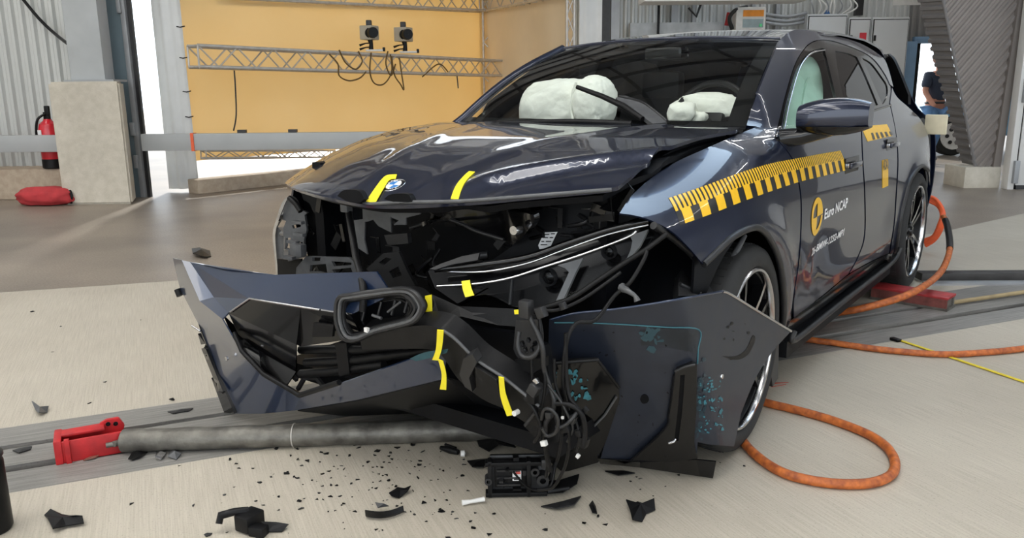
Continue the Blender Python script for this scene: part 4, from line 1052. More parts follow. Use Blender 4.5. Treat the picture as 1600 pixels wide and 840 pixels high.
facets('bumper_skin', V, [('b', 'c', 'd'), ('b', 'd', 'i'), ('b', 'i', 'y1'), ('y1', 'i', 'h'), ('d', 'e', 'j'), ('d', 'j', 'i'), ('e', 'f', 'g'), ('e', 'g', 'k', 'j'),
  ('b0', 'b', 'y1', 'l'), ('l', 'y1', 'h', 'h2'), ('a', 'b0', 'l', 'm'), ('m', 'l', 'n'), ('l', 'h2', 's', 'n'), ('n', 's', 't', 'o'), ('o', 't', 'q', 'p'), ('t', 'u', 'r', 'q'), ('u', 'v', 'z3', 'r'), ('v', 'w', 'z1', 'z2', 'z3')], PAINTB, bumper, .006, 16)
pxsheet('corner_vent', [(297, 504, 1), (310, 506, 1), (366, 646, 1), (350, 644, 1), (330, 590, 1)], cpl((297, 504, 'x', .90), (310, 506, 'x', .92), (358, 645, 'x', .935)), GBLK, bumper, .012, 10,
        holes=[[(309, 521, 1), (315, 523, 1), (321, 537, 1), (314, 538, 1)], [(319, 543, 1), (326, 544, 1), (353, 610, 1), (348, 615, 1)]])
pxt('vent_bezel', [(300, 509, 'x', .93), (308, 514, 'x', .935), (313, 517, 'x', .935)], .004, SIL, bumper)
pxt('side_clip', [(277, 452, 'x', .88), (281, 462, 'x', .88)], .014, BLK, bumper)
V = dict(a=(357, 489, 'x', 1.052), b=(390, 467, 'x', 1.038), c=(470, 480, 'x', 1.038), d=(548, 492, 'x', 1.04), e=(566, 527, 'x', 1.0), f=(470, 541, 'x', 1.01), g=(463, 538, 'x', 1.03), h=(462, 580, 'x', .96), i=(400, 545, 'x', .97), j=(372, 522, 'x', 1.0))
gt_ = facets('grille_trim', V, [('a', 'b', 'c', 'g'), ('c', 'd', 'e', 'f', 'g'), ('a', 'g', 'h', 'i', 'j')], GBLK, bumper, .008, 10)
facets('intake_wall', dict(a=(350, 492, 'x', 1.0), b=(372, 545, 'x', .995), c=(408, 582, 'x', .985), d=(446, 604, 'x', .975), e=(464, 578, 'x', .93), f=(404, 540, 'x', .94), g=(374, 515, 'x', .96)), [('a', 'b', 'g'), ('b', 'c', 'f', 'g'), ('c', 'd', 'e', 'f')], GBLK, bumper, .006, 10)
pxt('trim_edge', [(360, 487, 'x', 1.056), (390, 466, 'x', 1.042), (430, 473, 'x', 1.042), (500, 484, 'x', 1.042)], .004, SIL, gt_, smooth=0)
pxsheet('trim_recess', [(490, 504, 1), (521, 507, 1), (519, 526, 1), (488, 526, 1)], PX(1.04), BLK, gt_, .01, 12)
pxt('intake_rim', [(366, 520, 'x', 1.02), (378, 548, 'x', 1.035), (412, 584, 'x', 1.025), (468, 617, 'x', 1.015), (530, 597, 'x', 1.03)], .010, BLK, bumper, smooth=0)
for pts in ([(470, 546), (560, 546), (640, 538)], [(478, 566), (560, 562), (690, 545)], [(470, 584), (520, 580), (600, 570)]):
    pxt('intake_bar', [(u, v, 'x', .95) for u, v in pts], .016, BLK, bumper, smooth=0)
pxsheet('intake_strut', [(523, 536, 1), (541, 536, 1), (546, 584, 1), (530, 588, 1)], PX(.97), BLK, bumper, .02, 14)
pxsheet('intake_back', [(500, 540, 1), (700, 528, 1), (700, 556, 1), (520, 592, 1), (545, 560, 1)], PX(.88), DBLK, bumper, .01, 30)
for k, (u, v, a, l) in enumerate(((440, 590, .5, .08), (455, 585, -.4, .07), (470, 600, .9, .06), (485, 590, .2, .07), (500, 596, -.6, .06))):
    box('broken_clip', tuple(carpt(u, v, 'x', .93)), (.012, l, .014), DGR, bumper, rot=Matrix.Rotation(a, 3, 'X'))
for u, v in ((353, 560), (389, 558)):
    lathe('bumper_bolt', [(.001, .0), (.008, 0), (.009, -.006)], SIL, bumper, 10, 'X', tuple(carpt(u, v, 'x', 1.0)), caps=False)
pxsheet('teal_smear', [(640, 560, 1), (664, 550), (700, 545, 1), (698, 551, 1), (668, 560), (650, 564, 1)], PX(1.035), mat('dark_teal_smear', (.012, .05, .062), rough=.45, var=.3, scale=30), bumper, .001, 8)
# sagging black sheet that stands in for the shadow under the bumper
facets('undertray_shade', dict(a=(465, 642, 'x', .95), b=(560, 626, 'x', .95), c=(700, 592, 'x', .93), d=(860, 640, 'z', .10), e=(860, 690, 'z', .06), f=(780, 664, 'z', .09), g=(640, 646, 'z', .08), h=(540, 650, 'z', .05)), [('a', 'b', 'g', 'h'), ('b', 'c', 'f', 'g'), ('c', 'd', 'e', 'f')], BLK, bumper, .006, 10)
# ---- grille unit: nested housings round an opening
GX = 1.05
ring = [(530, 466), (548, 462), (590, 456), (628, 452), (647, 457), (659, 472), (660, 484), (648, 500), (620, 509), (585, 518), (556, 530), (538, 528), (528, 508), (526, 486)]
gu = pxsheet('grille_housing', [p for p in ring], PX(GX-.05), BLK, bumper, .05, 12, holes=[[(552, 476), (590, 466), (626, 462), (642, 468), (648, 482), (636, 494), (590, 507), (562, 512), (550, 498)]])
def shrink(f): 
    c = np.mean(ring, 0); return [tuple(c+(np.array(p)-c)*f) for p in ring]
for f_, x_, r_, m_ in ((1., GX, .010, DGR), (.93, GX+.004, .006, GRP), (.84, GX-.01, .008, DGR), (.76, GX-.03, .006, BLK)):
    P_ = crom([carpt(u, v, 'x', x_) for u, v in shrink(f_)], 4, True); tube('housing_rim', P_, r_, m_, gu, 6, closed=True)
pxsheet('housing_back', shrink(.8), PX(GX-.12), DBLK, gu, .01, 12)
for u in (566, 590, 612, 632): pxt('housing_rib', [(u, 500-(u-566)*.18, 'x', GX-.05), (u+6, 474-(u-566)*.12, 'x', GX-.06)], .005, DGR, gu, smooth=0)
pxt('housing_pin', [(606, 487, 'x', GX-.03), (625, 472, 'x', GX-.01)], .004, GRP, gu, smooth=0)
box('housing_clip', tuple(carpt(573, 515, 'x', GX+.01)), (.01, .014, .014), WHT, gu)
pxt('housing_clip_light', [(582, 492, 'x', GX-.03), (596, 497, 'x', GX-.03)], .005, GRP, gu, smooth=0)
for f_ in (.66, .56): 
    P_ = crom([carpt(u+10, v, 'x', GX-.08) for u, v in shrink(f_)], 4, True); tube('housing_baffle', P_, .004, DGR, gu, 6, closed=True)
# black cable running down from the hood latch
pxt('latch_cable', [(544, 322, 'x', .78), (547, 345, 'x', .82), (552, 375, 'x', .88), (556, 400, 'x', .92), (564, 430, 'x', .98), (568, 455, 'x', 1.02), (567, 486, 'x', 1.03)], .012, BLK, car, 8)
box('cable_latch', tuple(carpt(541, 320, 'x', .80)), (.03, .035, .05), GRP, car, bevel=.006)
# ---- crash beam slumping to the lower right, yellow tape on it
BF = cpl((600, 535, 'x', 1.02), (700, 540, 'x', 1.02), (840, 650, 'x', .92))
cb_ = pxsheet('crash_beam', [(560, 520, 1), (600, 516), (660, 508), (690, 514, 1), (712, 530), (745, 562), (790, 592), (842, 634, 1), (850, 668, 1), (825, 662), (790, 640), (752, 622), (716, 592), (694, 560), (676, 546), (620, 545), (566, 546, 1)], BF, BLK, car, .07, 10)
pxtube('beam_edge', [(692, 516), (712, 530), (745, 562), (790, 592), (842, 634)], lambda x, y, z: BF(x, y, z)-.004, .005, GRP, cb_)
pxsheet('beam_clamp', [(724, 560, 1), (738, 553, 1), (745, 566, 1), (733, 590, 1), (738, 612, 1), (726, 604, 1), (718, 585, 1)], lambda x, y, z: BF(x, y, z)-.025, DGR, cb_, .03, 8)
pxsheet('beam_box', [(742, 572, 1), (776, 594, 1), (786, 636, 1), (760, 626, 1), (744, 604, 1)], lambda x, y, z: BF(x, y, z)-.02, BLK, cb_, .05, 8)
for pts in ([(683, 515, 1), (693, 516, 1), (690, 545), (684, 563, 1), (675, 562, 1), (681, 545)], [(684, 560, 1), (692, 564, 1), (697, 585), (697, 609, 1), (687, 608, 1), (690, 585)], [(779, 588, 1), (787, 590, 1), (790, 615), (802, 648, 1), (792, 650, 1), (782, 620)]):
    pxsheet('yellow_tape', pts, lambda x, y, z: BF(x, y, z)-.03, YEL, cb_, .002, 8)
lathe('white_peg', [(.001, .0), (.008, .0), (.008, -.02), (.001, -.02)], WHT, cb_, 10, 'X', tuple(carpt(803, 646, 'x', .97)), caps=False)
pxsheet('yellow_tape', [(664, 462, 1), (674, 460, 1), (675, 489, 1), (664, 492, 1)], PX(.98), YEL, bumper, .002, 10)
pxsheet('yellow_tape', [(803, 484, 1), (815, 483, 1), (815, 490, 1), (804, 491, 1)], PX(.93), YEL, car, .002, 10)
# torn bumper remnants under the headlight
facets('torn_bumper_edge', dict(a=(676, 460, 'x', .90), b=(716, 478, 'x', .90), c=(800, 482, 'x', .86), d=(836, 492, 'x', .84), e=(840, 512, 'x', .84), f=(780, 508, 'x', .88), g=(720, 494, 'x', .92), h=(690, 500, 'x', .93), i=(672, 484, 'x', .93)), [('a', 'b', 'g', 'h', 'i'), ('b', 'c', 'f', 'g'), ('c', 'd', 'e', 'f')], BLK, car, .01, 12)
pxsheet('black_torn_foam', [(690, 505, 1), (740, 512, 1), (800, 520, 1), (850, 540, 1), (860, 600, 1), (820, 610, 1), (770, 572, 1), (720, 532, 1)], PX(.80), DBLK, car, .03, 14)
# bracket with honeycomb
hcF = PX(.90)
hc = pxsheet('honeycomb_bracket', [(806, 500, 1), (842, 500, 1), (846, 530), (838, 556), (812, 560), (802, 545, 1)], hcF, DGR, car, .012, 10,
  holes=[[(u+4.2*math.cos(a), v+5*math.sin(a), 1) for a in np.arange(6)*math.pi/3] for u, v in ((816, 536), (826, 531), (836, 536), (821, 546), (831, 546))])
pxsheet('bracket_foot', [(804, 562, 1), (848, 560, 1), (848, 574, 1), (830, 584, 1), (812, 576, 1)], PX(.91), BLK, hc, .03, 10)
pxt('bracket_loop', [(811, 518, 'x', .94), (809, 540, 'x', .95), (816, 556, 'x', .95), (830, 558, 'x', .95), (842, 545, 'x', .94), (845, 520, 'x', .93)], .007, DGR, hc)
box('bracket_head', tuple(carpt(822, 482, 'x', .95)), (.03, .035, .05), DGR, hc, bevel=.006)
# ---- left bumper corner, folded down in front of the wheel
L1 = cpl((950, 484, 'x', .68), (940, 718, 'z', .05), (1090, 600, 'y', .945))
L2 = cpl((1128, 455, 'y', .955), (1147, 697, 'y', .985), (1236, 517, 'y', 1.0))
LB = lambda x, y, z: smax(L1(x, y, z), L2(x, y, z), .015)
lc = pxsheet('bumper_corner', [(858, 500, 1), (900, 489), (960, 483), (1040, 471), (1128, 455, 1), (1140, 459, 1), (1184, 486), (1236, 517, 1), (1205, 552), (1180, 592), (1158, 645, 1), (1147, 697, 1), (1110, 694), (1090, 690, 1), (1088, 722, 1), (1000, 722, 1), (938, 717, 1), (966, 622, 1), (967, 606, 1), (934, 566, 1), (856, 566, 1)], LB, SCUFF, car, .006, 9)
pxtube('bumper_edge', [(862, 499), (900, 489), (960, 483), (1040, 471), (1128, 455)], lambda x, y, z: LB(x, y, z)-.002, .004, PAINTB, lc)
pxtube('bumper_edge', [(1129, 455), (1142, 460), (1184, 486), (1236, 517)], lambda x, y, z: LB(x, y, z)-.002, .005, SIL, lc)
pxtube('teal_scratch', [(866, 504), (900, 504), (960, 506), (1040, 511), (1092, 515), (1091, 545), (1090, 568)], lambda x, y, z: LB(x, y, z)-.001, .0022, mat('teal_scratch_paint', (.03, .13, .16), rough=.5), lc)
def rag(u0, u1, v0, v1, n, size, name, m, F=LB, seed=3, off=.0015):
    """ragged scuff marks on a surface: one mesh of small irregular flakes"""
    rr = np.random.default_rng(seed); bm = bmesh.new()
    for _ in range(n):
        u, v = rr.uniform(u0, u1), rr.uniform(v0, v1); k = 6; a = rr.uniform(0, 6.28); st = rr.uniform(.3, 1.); sz = size*rr.uniform(.3, 1)
        pts = []
        for i in range(k):
            an = 2*math.pi*i/k; r_ = sz*rr.uniform(.5, 1.2); du, dv = r_*math.cos(an), r_*st*math.sin(an)
            pts.append((u+du*math.cos(a)-dv*math.sin(a), v+du*math.sin(a)+dv*math.cos(a)))
        P_ = hit(pts, lambda x, y, z: F(x, y, z)-off)
        bm.faces.new([bm.verts.new(p) for p in P_])
    o = finish(name, bm, m, lc, smooth=False); o['kind'] = 'stuff'; return o
rag(1000, 1035, 512, 552, 16, 9, 'teal_scuff', mat('dull_teal_scuff', (.020, .055, .07), rough=.5), seed=4)
rag(1093, 1130, 590, 680, 60, 4, 'teal_speckle', TEAL, seed=5)
rag(1085, 1104, 560, 690, 40, 6, 'dark_teal_scrape', mat('dark_teal', (.008, .03, .045), rough=.4), seed=6)
rag(890, 1060, 500, 700, 26, 3.2, 'dark_scratches', BLK, seed=7)
rag(1120, 1190, 500, 560, 8, 5, 'dark_marks', BLK, seed=8)
pxsheet('dark_scuff_patch', [(1000, 516, 1), (1040, 513), (1091, 517, 1), (1090, 552, 1), (1062, 546), (1030, 538), (1002, 540, 1)], lambda x, y, z: LB(x, y, z)-.001, mat('dark_scuff', (.006, .010, .016), rough=.4, var=.3, scale=20), lc, .001, 8)
pxsheet('dark_smear', [(1128, 556, 1), (1150, 556), (1166, 545), (1176, 524), (1180, 530), (1170, 552), (1152, 562)], lambda x, y, z: LB(x, y, z)-.001, BLK, lc, .001, 6)
P_ = hit([(1007, 623)], LB)[0]
pxsheet('sensor_hole', [(1000, 623), (1004, 617), (1010, 617), (1014, 623), (1011, 629), (1004, 630)], lambda x, y, z: LB(x, y, z)-.002, DBLK, lc, .003, 6)
lathe('screw', [(.001, .004), (.008, .003), (.009, -.003)], SIL, lc, 10, 'Y', tuple(hit([(1128, 588)], LB)[0]), caps=False)
# gloss insert with slot
IN = lambda x, y, z: LB(x, y, z)-.012
ins = pxsheet('vent_insert', [(1053, 586, 1), (1057, 577, 1), (1082, 567, 1), (1089, 570, 1), (1088, 640), (1085, 690), (1090, 716, 1), (1040, 722), (986, 720, 1), (1040, 668), (1046, 640), (1050, 610)], IN, GBLK, lc, .012, 8,
  holes=[[(1063, 586, 1), (1070, 585, 1), (1066, 640), (1060, 688, 1), (1053, 689, 1), (1059, 640)]])
pxsheet('vent_slot_shade', [(1062, 585, 1), (1071, 584, 1), (1067, 640), (1061, 690, 1), (1052, 690, 1), (1058, 640)], lambda x, y, z: LB(x, y, z)-.006, DBLK, ins, .003, 10)  # black sheet gives the slot its inner shade; the skin behind is uncut
pxtube('insert_edge', [(1053, 586), (1050, 612), (1045, 645), (1038, 670), (985, 719)], lambda x, y, z: IN(x, y, z)-.003, .004, DBLK, ins)
pxtube('insert_top', [(1055, 580), (1070, 573), (1086, 569)], lambda x, y, z: IN(x, y, z)-.003, .005, DGR, ins)
pxsheet('vent_back', [(1055, 580, 1), (1080, 575, 1), (1072, 690, 1), (1045, 692, 1)], lambda x, y, z: LB(x, y, z)+.03, DBLK, ins, .004, 20)
pxt('slot_clip', [(1044, 692, 'y', .92), (1052, 690, 'y', .93), (1055, 686, 'y', .93)], .004, SIL, ins, smooth=0)
facets('lower_lip', dict(a=(934, 716, 'z', .055), b=(1000, 722, 'z', .06), c=(1088, 718, 'z', .08), d=(1119, 721, 'z', .075), e=(1114, 747, 'z', .008), f=(1094, 744, 'z', .010), g=(1000, 730, 'z', .02), h=(938, 724, 'z', .02)), [('a', 'b', 'g', 'h'), ('b', 'c', 'f', 'g'), ('c', 'd', 'e', 'f')], GBLK, lc, .005, 12)
# black facet hanging left of the corner
BK = cpl((935, 566, 'x', .70), (966, 615, 'x', .64), (880, 735, 'z', .04))
BK2 = cpl((860, 566, 'x', .82), (935, 566, 'x', .70), (870, 720, 'z', .05))
KF = lambda x, y, z: smax(BK(x, y, z), BK2(x, y, z), .01)
bk = pxsheet('black_valance', [(856, 568, 1), (900, 563), (934, 562, 1), (967, 605, 1), (968, 624, 1), (950, 680, 1), (935, 722, 1), (880, 738, 1), (858, 720, 1), (850, 640, 1)], lambda x, y, z: KF(x, y, z)-.012, GBLK, car, .012, 10)
pxtube('valance_edge', [(856, 568), (934, 562), (967, 605)], lambda x, y, z: KF(x, y, z)-.016, .006, BLK, bk, smooth=1)
pxtube('valance_crease', [(963, 620), (945, 648), (918, 676)], lambda x, y, z: KF(x, y, z)-.016, .004, GRP, bk, smooth=1)
rag(862, 905, 578, 596, 10, 8, 'teal_scrape', TEAL, F=lambda x, y, z: KF(x, y, z)-.013, seed=11)
rag(892, 920, 590, 625, 14, 8, 'teal_scrape', TEAL, F=lambda x, y, z: KF(x, y, z)-.013, seed=12)
rag(850, 870, 610, 632, 6, 5, 'teal_scrape', TEAL, F=lambda x, y, z: KF(x, y, z)-.013, seed=13)
# ---- wiring harness hanging from the corner down to the module on the floor
wh = empty('wiring_harness', (0, 0, 0), 0, car)
W = [
 [(825, 478, .94), (830, 500, .95), (840, 520, .95), (848, 545, .95), (850, 575, .94), (858, 600, .93), (866, 625, .93), (862, 645, .93), (853, 660, .93), (852, 680, .92)],
 [(842, 486, .93), (845, 520, .94), (847, 560, .94), (852, 590, .94), (850, 620, .94), (846, 650, .93), (852, 690, .90), (856, 720, .88), (853, 745, .87)],
 [(884, 520, .90), (885, 580, .9), (890, 620, .9), (905, 640, .9), (912, 665, .88), (905, 690, .88), (900, 700, .87)],
 [(830, 560, .95), (832, 600, .95), (836, 630, .94), (842, 660, .93), (846, 690, .92)],
 [(846, 655, .95), (850, 640, .96), (862, 640, .96), (872, 655, .95), (868, 675, .94), (855, 680, .94), (847, 668, .95)],
 [(868, 630, .93), (890, 632, .92), (908, 645, .91), (914, 670, .9), (912, 695, .9)],
 [(880, 660, .92), (890, 680, .91), (885, 720, .89), (875, 745, .87), (862, 762, .86), (840, 765, .86)],
 [(820, 620, .95), (835, 640, .95), (845, 670, .94), (835, 690, .92)],
 [(856, 600, .94), (875, 625, .93), (888, 650, .92), (895, 670, .91), (886, 690, .9)],
 [(838, 484, .93), (870, 484, .90), (905, 470, .84), (940, 447, .78), (970, 425, .74)],
 [(852, 690, .92), (855, 715, .90), (860, 735, .88)], [(866, 560, .92), (868, 600, .92), (880, 640, .91), (876, 690, .9), (870, 720, .88)],
 [(904, 640, .90), (893, 655, .92), (880, 665, .93), (868, 668, .94)], [(898, 650, .9), (905, 680, .9), (900, 705, .89)]]
for k, w_ in enumerate(W):
    pxt('cable', [(u, v, 'x', x) for u, v, x in w_], (.0075, .005, .006, .004, .005)[k % 5], BLK if k % 4 else DGR, wh, 7, 5)
for u, v, x, s_, m_ in ((850, 692, .93, .018, WHT), (879, 652, .93, .008, WHT), (903, 712, .88, .012, WHT), (835, 608, .96, .035, DGR), (838, 595, .96, .016, SIL), (832, 622, .95, .03, BLK), (912, 690, .89, .03, BLK), (884, 668, .92, .028, BLK), (895, 655, .91, .022, DGR), (858, 648, .95, .02, DGR), (846, 488, .95, .03, DGR), (880, 478, .90, .02, DGR), (915, 640, .9, .016, BLK), (905, 676, .9, .02, BLK)):
    box('connector', tuple(carpt(u, v, 'x', x)), (s_*.8, s_, s_*.9), m_, wh, bevel=s_*.15, rot=Matrix.Rotation(u*.37, 3, 'X'))
pxsheet('harness_plate', [(818, 665, 1), (842, 632, 1), (866, 650, 1), (874, 690, 1), (848, 694, 1)], PX(.90), BLK, wh, .02, 10)
pxt('plate_rim', [(821, 664, 'x', .93), (843, 635, 'x', .93), (850, 640, 'x', .93)], .006, DGR, wh, smooth=0)
# loose clutter inside the crushed bay: each torn bracket is a bent strip
rr = np.random.default_rng(21)
for k in range(46):
    u, v = rr.uniform(490, 980), rr.uniform(330, 470)
    if 660 < u and v > 400: v = rr.uniform(325, 395)
    x = rr.uniform(.50, .62); p = carpt(u, v, 'x', x); a = rr.uniform(0, 3.14); l = rr.uniform(.03, .09)
    d = np.array([0, math.cos(a), math.sin(a)]); e_ = np.array([rr.uniform(-.5, .5), -math.sin(a), math.cos(a)])
    bm = bmesh.new(); w_ = rr.uniform(.006, .018); q3 = [p, p+d*l, p+d*l+e_*l*.6]
    rows = [(bm.verts.new(q_+np.array([0, -math.sin(a), math.cos(a)])*w_), bm.verts.new(q_-np.array([.01, -math.sin(a), math.cos(a)])*w_)) for q_ in q3]
    for i in range(2): bm.faces.new((rows[i][0], rows[i][1], rows[i+1][1], rows[i+1][0]))
    thicken(bm, .004, CAMCAR); finish('torn_bracket', bm, (BLK, DGR, BLK, GBLK, DGR)[k % 5], fs, smooth=False)
for k in range(14):
    u, v = rr.uniform(490, 960), rr.uniform(330, 440); x = rr.uniform(.52, .6)
    pxt('bay_hose', [(u, v, 'x', x), (u+rr.uniform(-30, 30), v+rr.uniform(5, 25), 'x', x+.02), (u+rr.uniform(-60, 60), v+rr.uniform(15, 50), 'x', x)], rr.uniform(.004, .010), BLK if k % 2 else DGR, fs, 6, 4)

# ================================================================== CABIN
from mathutils import noise as mnoise
def blob(name, c, s, m, parent=None, amp=.12, fr=2.5, sub=4, rot=None, seed=0, flat=None, wrinkle=0.):
    bm = bmesh.new(); bmesh.ops.create_icosphere(bm, subdivisions=sub, radius=1)
    for v in bm.verts:
        p = v.co.copy(); n = mnoise.noise(p*fr+Vector((seed*7.1, seed*3.3, 0)))
        n2 = mnoise.noise(p*fr*3+Vector((seed*1.7, 0, seed)))
        r_ = 1+amp*n+amp*.35*n2+wrinkle*abs(mnoise.noise(p*6+Vector((seed, 1, 2))))
        q_ = p*r_
        q_ = Vector([math.copysign(abs(t)**.8, t) for t in q_])
        if flat is not None and q_.z < flat: q_.z = flat
        v.co = Vector((q_.x*s[0], q_.y*s[1], q_.z*s[2]))
    if rot is not None: bmesh.ops.rotate(bm, cent=(0, 0, 0), matrix=rot, verts=bm.verts)
    bmesh.ops.translate(bm, vec=Vector(c), verts=bm.verts)
    return finish(name, bm, m, parent, ang=60)
dash = empty('dashboard', (0, 0, 0), 0, car)
bm = bmesh.new(); prof = [(-.42, 1.03), (-.52, 1.075), (-.72, 1.09), (-.86, 1.05), (-.92, .95), (-.90, .70), (-.45, .70)]
a = [bm.verts.new((x, -.72, z)) for x, z in prof]; b = [bm.verts.new((x, .72, z)) for x, z in prof]
for i in range(len(prof)): bm.faces.new((a[i], a[(i+1) % 7], b[(i+1) % 7], b[i]))
bm.faces.new(a); bm.faces.new(b); finish('dash_body', bm, BLK, dash)
sw = empty('steering_wheel', tuple(carpt(1108, 186, 'x', -1.02)), 0, car)
tp = Matrix.Rotation(math.radians(-25), 4, 'Y')
bm = bmesh.new(); addtube(bm, [(0, .185*math.cos(t), .185*math.sin(t)) for t in np.linspace(0, 2*math.pi, 40)[:-1]], .016, 10, closed=True); bmesh.ops.transform(bm, matrix=tp, verts=bm.verts); finish('wheel_rim', bm, BLK, sw)
bm = bmesh.new(); bx(bm, (.0, 0, -.03), (.05, .15, .12), None, .02)
for t in (.1, math.pi-.1, -math.pi/2): addtube(bm, [(0, 0, -.02), (0, .18*math.cos(t), .18*math.sin(t))], .014, 8)
bmesh.ops.transform(bm, matrix=tp, verts=bm.verts); finish('wheel_hub', bm, BLK, sw)
tube('column', [(0, 0, -.02), (.15, 0, -.12)], .04, BLK, sw)
c_ = carpt(1105, 170, 'x', -1.09); blob('driver_airbag', c_, (.05, .175, .075), AIRB, car, .25, 2.2, 4, seed=3, wrinkle=.1)
c_ = carpt(1066, 176, 'x', -.95); blob('driver_airbag_fold', c_, (.05, .07, .05), AIRB, car, .3, 2.2, 3, seed=5, wrinkle=.15)
c_ = carpt(1090, 184, 'x', -.98); blob('driver_airbag_fold', c_, (.04, .05, .03), AIRB, car, .3, 2.2, 3, seed=9, wrinkle=.15)
c_ = carpt(872, 166, 'x', -.80); blob('passenger_airbag', c_, (.13, .215, .135), AIRB, car, .10, 1.6, 5, seed=2, wrinkle=.05, rot=Matrix.Rotation(math.radians(6), 3, 'X'))
c_ = carpt(928, 160, 'x', -.74); blob('airbag_lobe', c_, (.10, .105, .125), AIRB, car, .10, 1.8, 5, seed=6, wrinkle=.06)
P_ = [carpt(u, v, 'x', -.66) for u, v in ((900, 128), (894, 148), (892, 170), (896, 188))]
tube('airbag_seam', crom(P_, 5), .006, AIRB, car)
for y in (.38, -.38):
    st = empty('front_seat', (-1.55, y, 0), 0, car)
    box('seat_cushion', (.05, 0, .58), (.52, .50, .16), SEAT, st, bevel=.05)
    box('seat_back', (-.26, 0, .92), (.16, .48, .62), SEAT, st, bevel=.06, rot=Matrix.Rotation(math.radians(-18), 3, 'Y'))
    box('headrest', (-.38, 0, 1.30), (.10, .26, .17), SEAT, st, bevel=.04)
box('rear_bench', (-2.5, 0, .85), (.18, 1.2, .7), SEAT, car, bevel=.06)
box('cabin_floor', (-1.7, 0, .36), (2.4, 1.5, .06), DBLK, car)
box('headliner', (-2.2, 0, 1.47), (1.9, 1.1, .02), mat('headliner_cloth', (.03, .03, .032), rough=.9), car)
# curtain airbag behind the driver's window
cf = lambda x, y, z: Fside(x, y, z)+.075-.035*np.cos(np.clip((x+1.15)*5.5, -1.5, 1.5))-.01*np.sin(z*38)
pxsheet('curtain_airbag', [(1221, 214, 1), (1232, 160), (1246, 112), (1262, 90), (1272, 92), (1281, 108), (1286, 140), (1284, 180), (1279, 206, 1)], cf, CURT, car, .02, 5)
pxsheet('curtain_airbag_fold', [(1250, 210, 1), (1256, 150), (1266, 120), (1274, 140), (1276, 180), (1270, 208, 1)], lambda x, y, z: cf(x, y, z)-.012, CURT, car, .01, 5)
# interior camera housing at the header
p = ws(np.float64(.1), np.float64(.93)); box('mirror_housing', tuple(p-np.array([.06, 0, .05])), (.10, .20, .06), GBLK, car, bevel=.015)
# wiper broken loose
wp_ = pxsheet('wiper_arm', [(962, 153, 1), (976, 149), (1002, 160), (1022, 174), (1042, 191, 1), (1020, 193, 1), (1010, 186), (992, 172), (972, 162, 1)], cpl((962, 153, 'x', -.42), (1042, 192, 'x', -.32), (1010, 190, 'x', -.30)), GRP, car, .02, 8)
pxt('wiper_blade', [(902, 136, 'x', -.44), (940, 150, 'x', -.40), (975, 166, 'x', -.36), (1004, 186, 'x', -.32)], [.010, .012, .014, .012], BLK, wp_, 8, 0)
pxt('wiper_edge', [(968, 150, 'x', -.40), (1000, 158, 'x', -.36), (1022, 172, 'x', -.33), (1042, 189, 'x', -.31)], .005, DGR, wp_, 6, 3)
tube('cowl_wiper', [(-.36, -.6, 1.125), (-.24, 0, 1.15), (-.27, .3, 1.145)], .012, BLK, car, smooth=4)

# ================================================================== MARKINGS ON THE LEFT SIDE
def side_pts(c, off=.0016): return np.stack([c[:, 0], Sy(c[:, 0], c[:, 1])+off, c[:, 1]], 1)
def edge_curve(px):
    P_ = hit(crom(px, 12), Fside); d = np.r_[0, np.cumsum(np.linalg.norm(np.diff(P_, axis=0), axis=1))]; d /= d[-1]
    return lambda s_: np.stack([np.interp(s_, d, P_[:, 0]), np.interp(s_, d, P_[:, 2])], -1)
ET = edge_curve([(1044, 309), (1097, 291), (1154, 270), (1200, 256), (1240, 248), (1283, 240), (1313, 235)])
EM = edge_curve([(1055, 330), (1105, 312), (1157, 292), (1206, 276), (1245, 265), (1287, 256), (1319, 249)])
EB = edge_curve([(1062, 352), (1112, 334), (1160, 315), (1210, 297), (1250, 284), (1291, 274), (1323, 266)])
def quadstrip(bm, s0, s1, A, B, mi, off, nx=1, nz=3, t0=0., t1=1.):
    g = []
    for j in range(nz+1):
        t = t0+(t1-t0)*j/nz; ss = np.linspace(s0, s1, nx+1); c = A(ss)*(1-t)+B(ss)*t
        g.append([bm.verts.new(p) for p in side_pts(c, off)])
    for j in range(nz):
        for i in range(nx): f = bm.faces.new((g[j][i], g[j][i+1], g[j+1][i+1], g[j+1][i])); f.material_index = mi
bm = bmesh.new(); NP = 17
quadstrip(bm, 0, 1, ET, EM, 1, .0012, 80, 4); quadstrip(bm, 0, 1, EM, EB, 1, .0012, 80, 4)
for k in range(NP*4): quadstrip(bm, k/NP/4, (k+.6)/NP/4, ET, EM, 0, .0022)
for k in range(NP): quadstrip(bm, (k+.28)/NP, (k+.80)/NP, EM, EB, 0, .0022, 2, 3, -.06, .97)
finish('marker_tape', bm, None, d1, slots=[STY, STB], ang=60)
SF = lambda d: (lambda x, y, z: Fside(x, y, z)-d)
rs_ = pxsheet('marker_sticker', [(1348, 203, 1), (1358, 196, 1), (1386, 194, 1), (1395, 212, 1), (1356, 221, 1)], SF(.002), STY, d2, .001, 6)
for k in range(5):
    u = 1361+k*7; pxsheet('sticker_bar', [(u, 207.5-k*.5, 1), (u+3, 207-k*.5, 1), (u+7, 217.5-k*1.6, 1), (u+3.4, 218.3-k*1.6, 1)], SF(.0035), STB, rs_, .0005, 8)
vs_ = pxsheet('vertical_sticker', [(1379, 250, 1), (1388, 248, 1), (1388, 290, 1), (1379, 294, 1)], SF(.002), STY, d2, .001, 8)
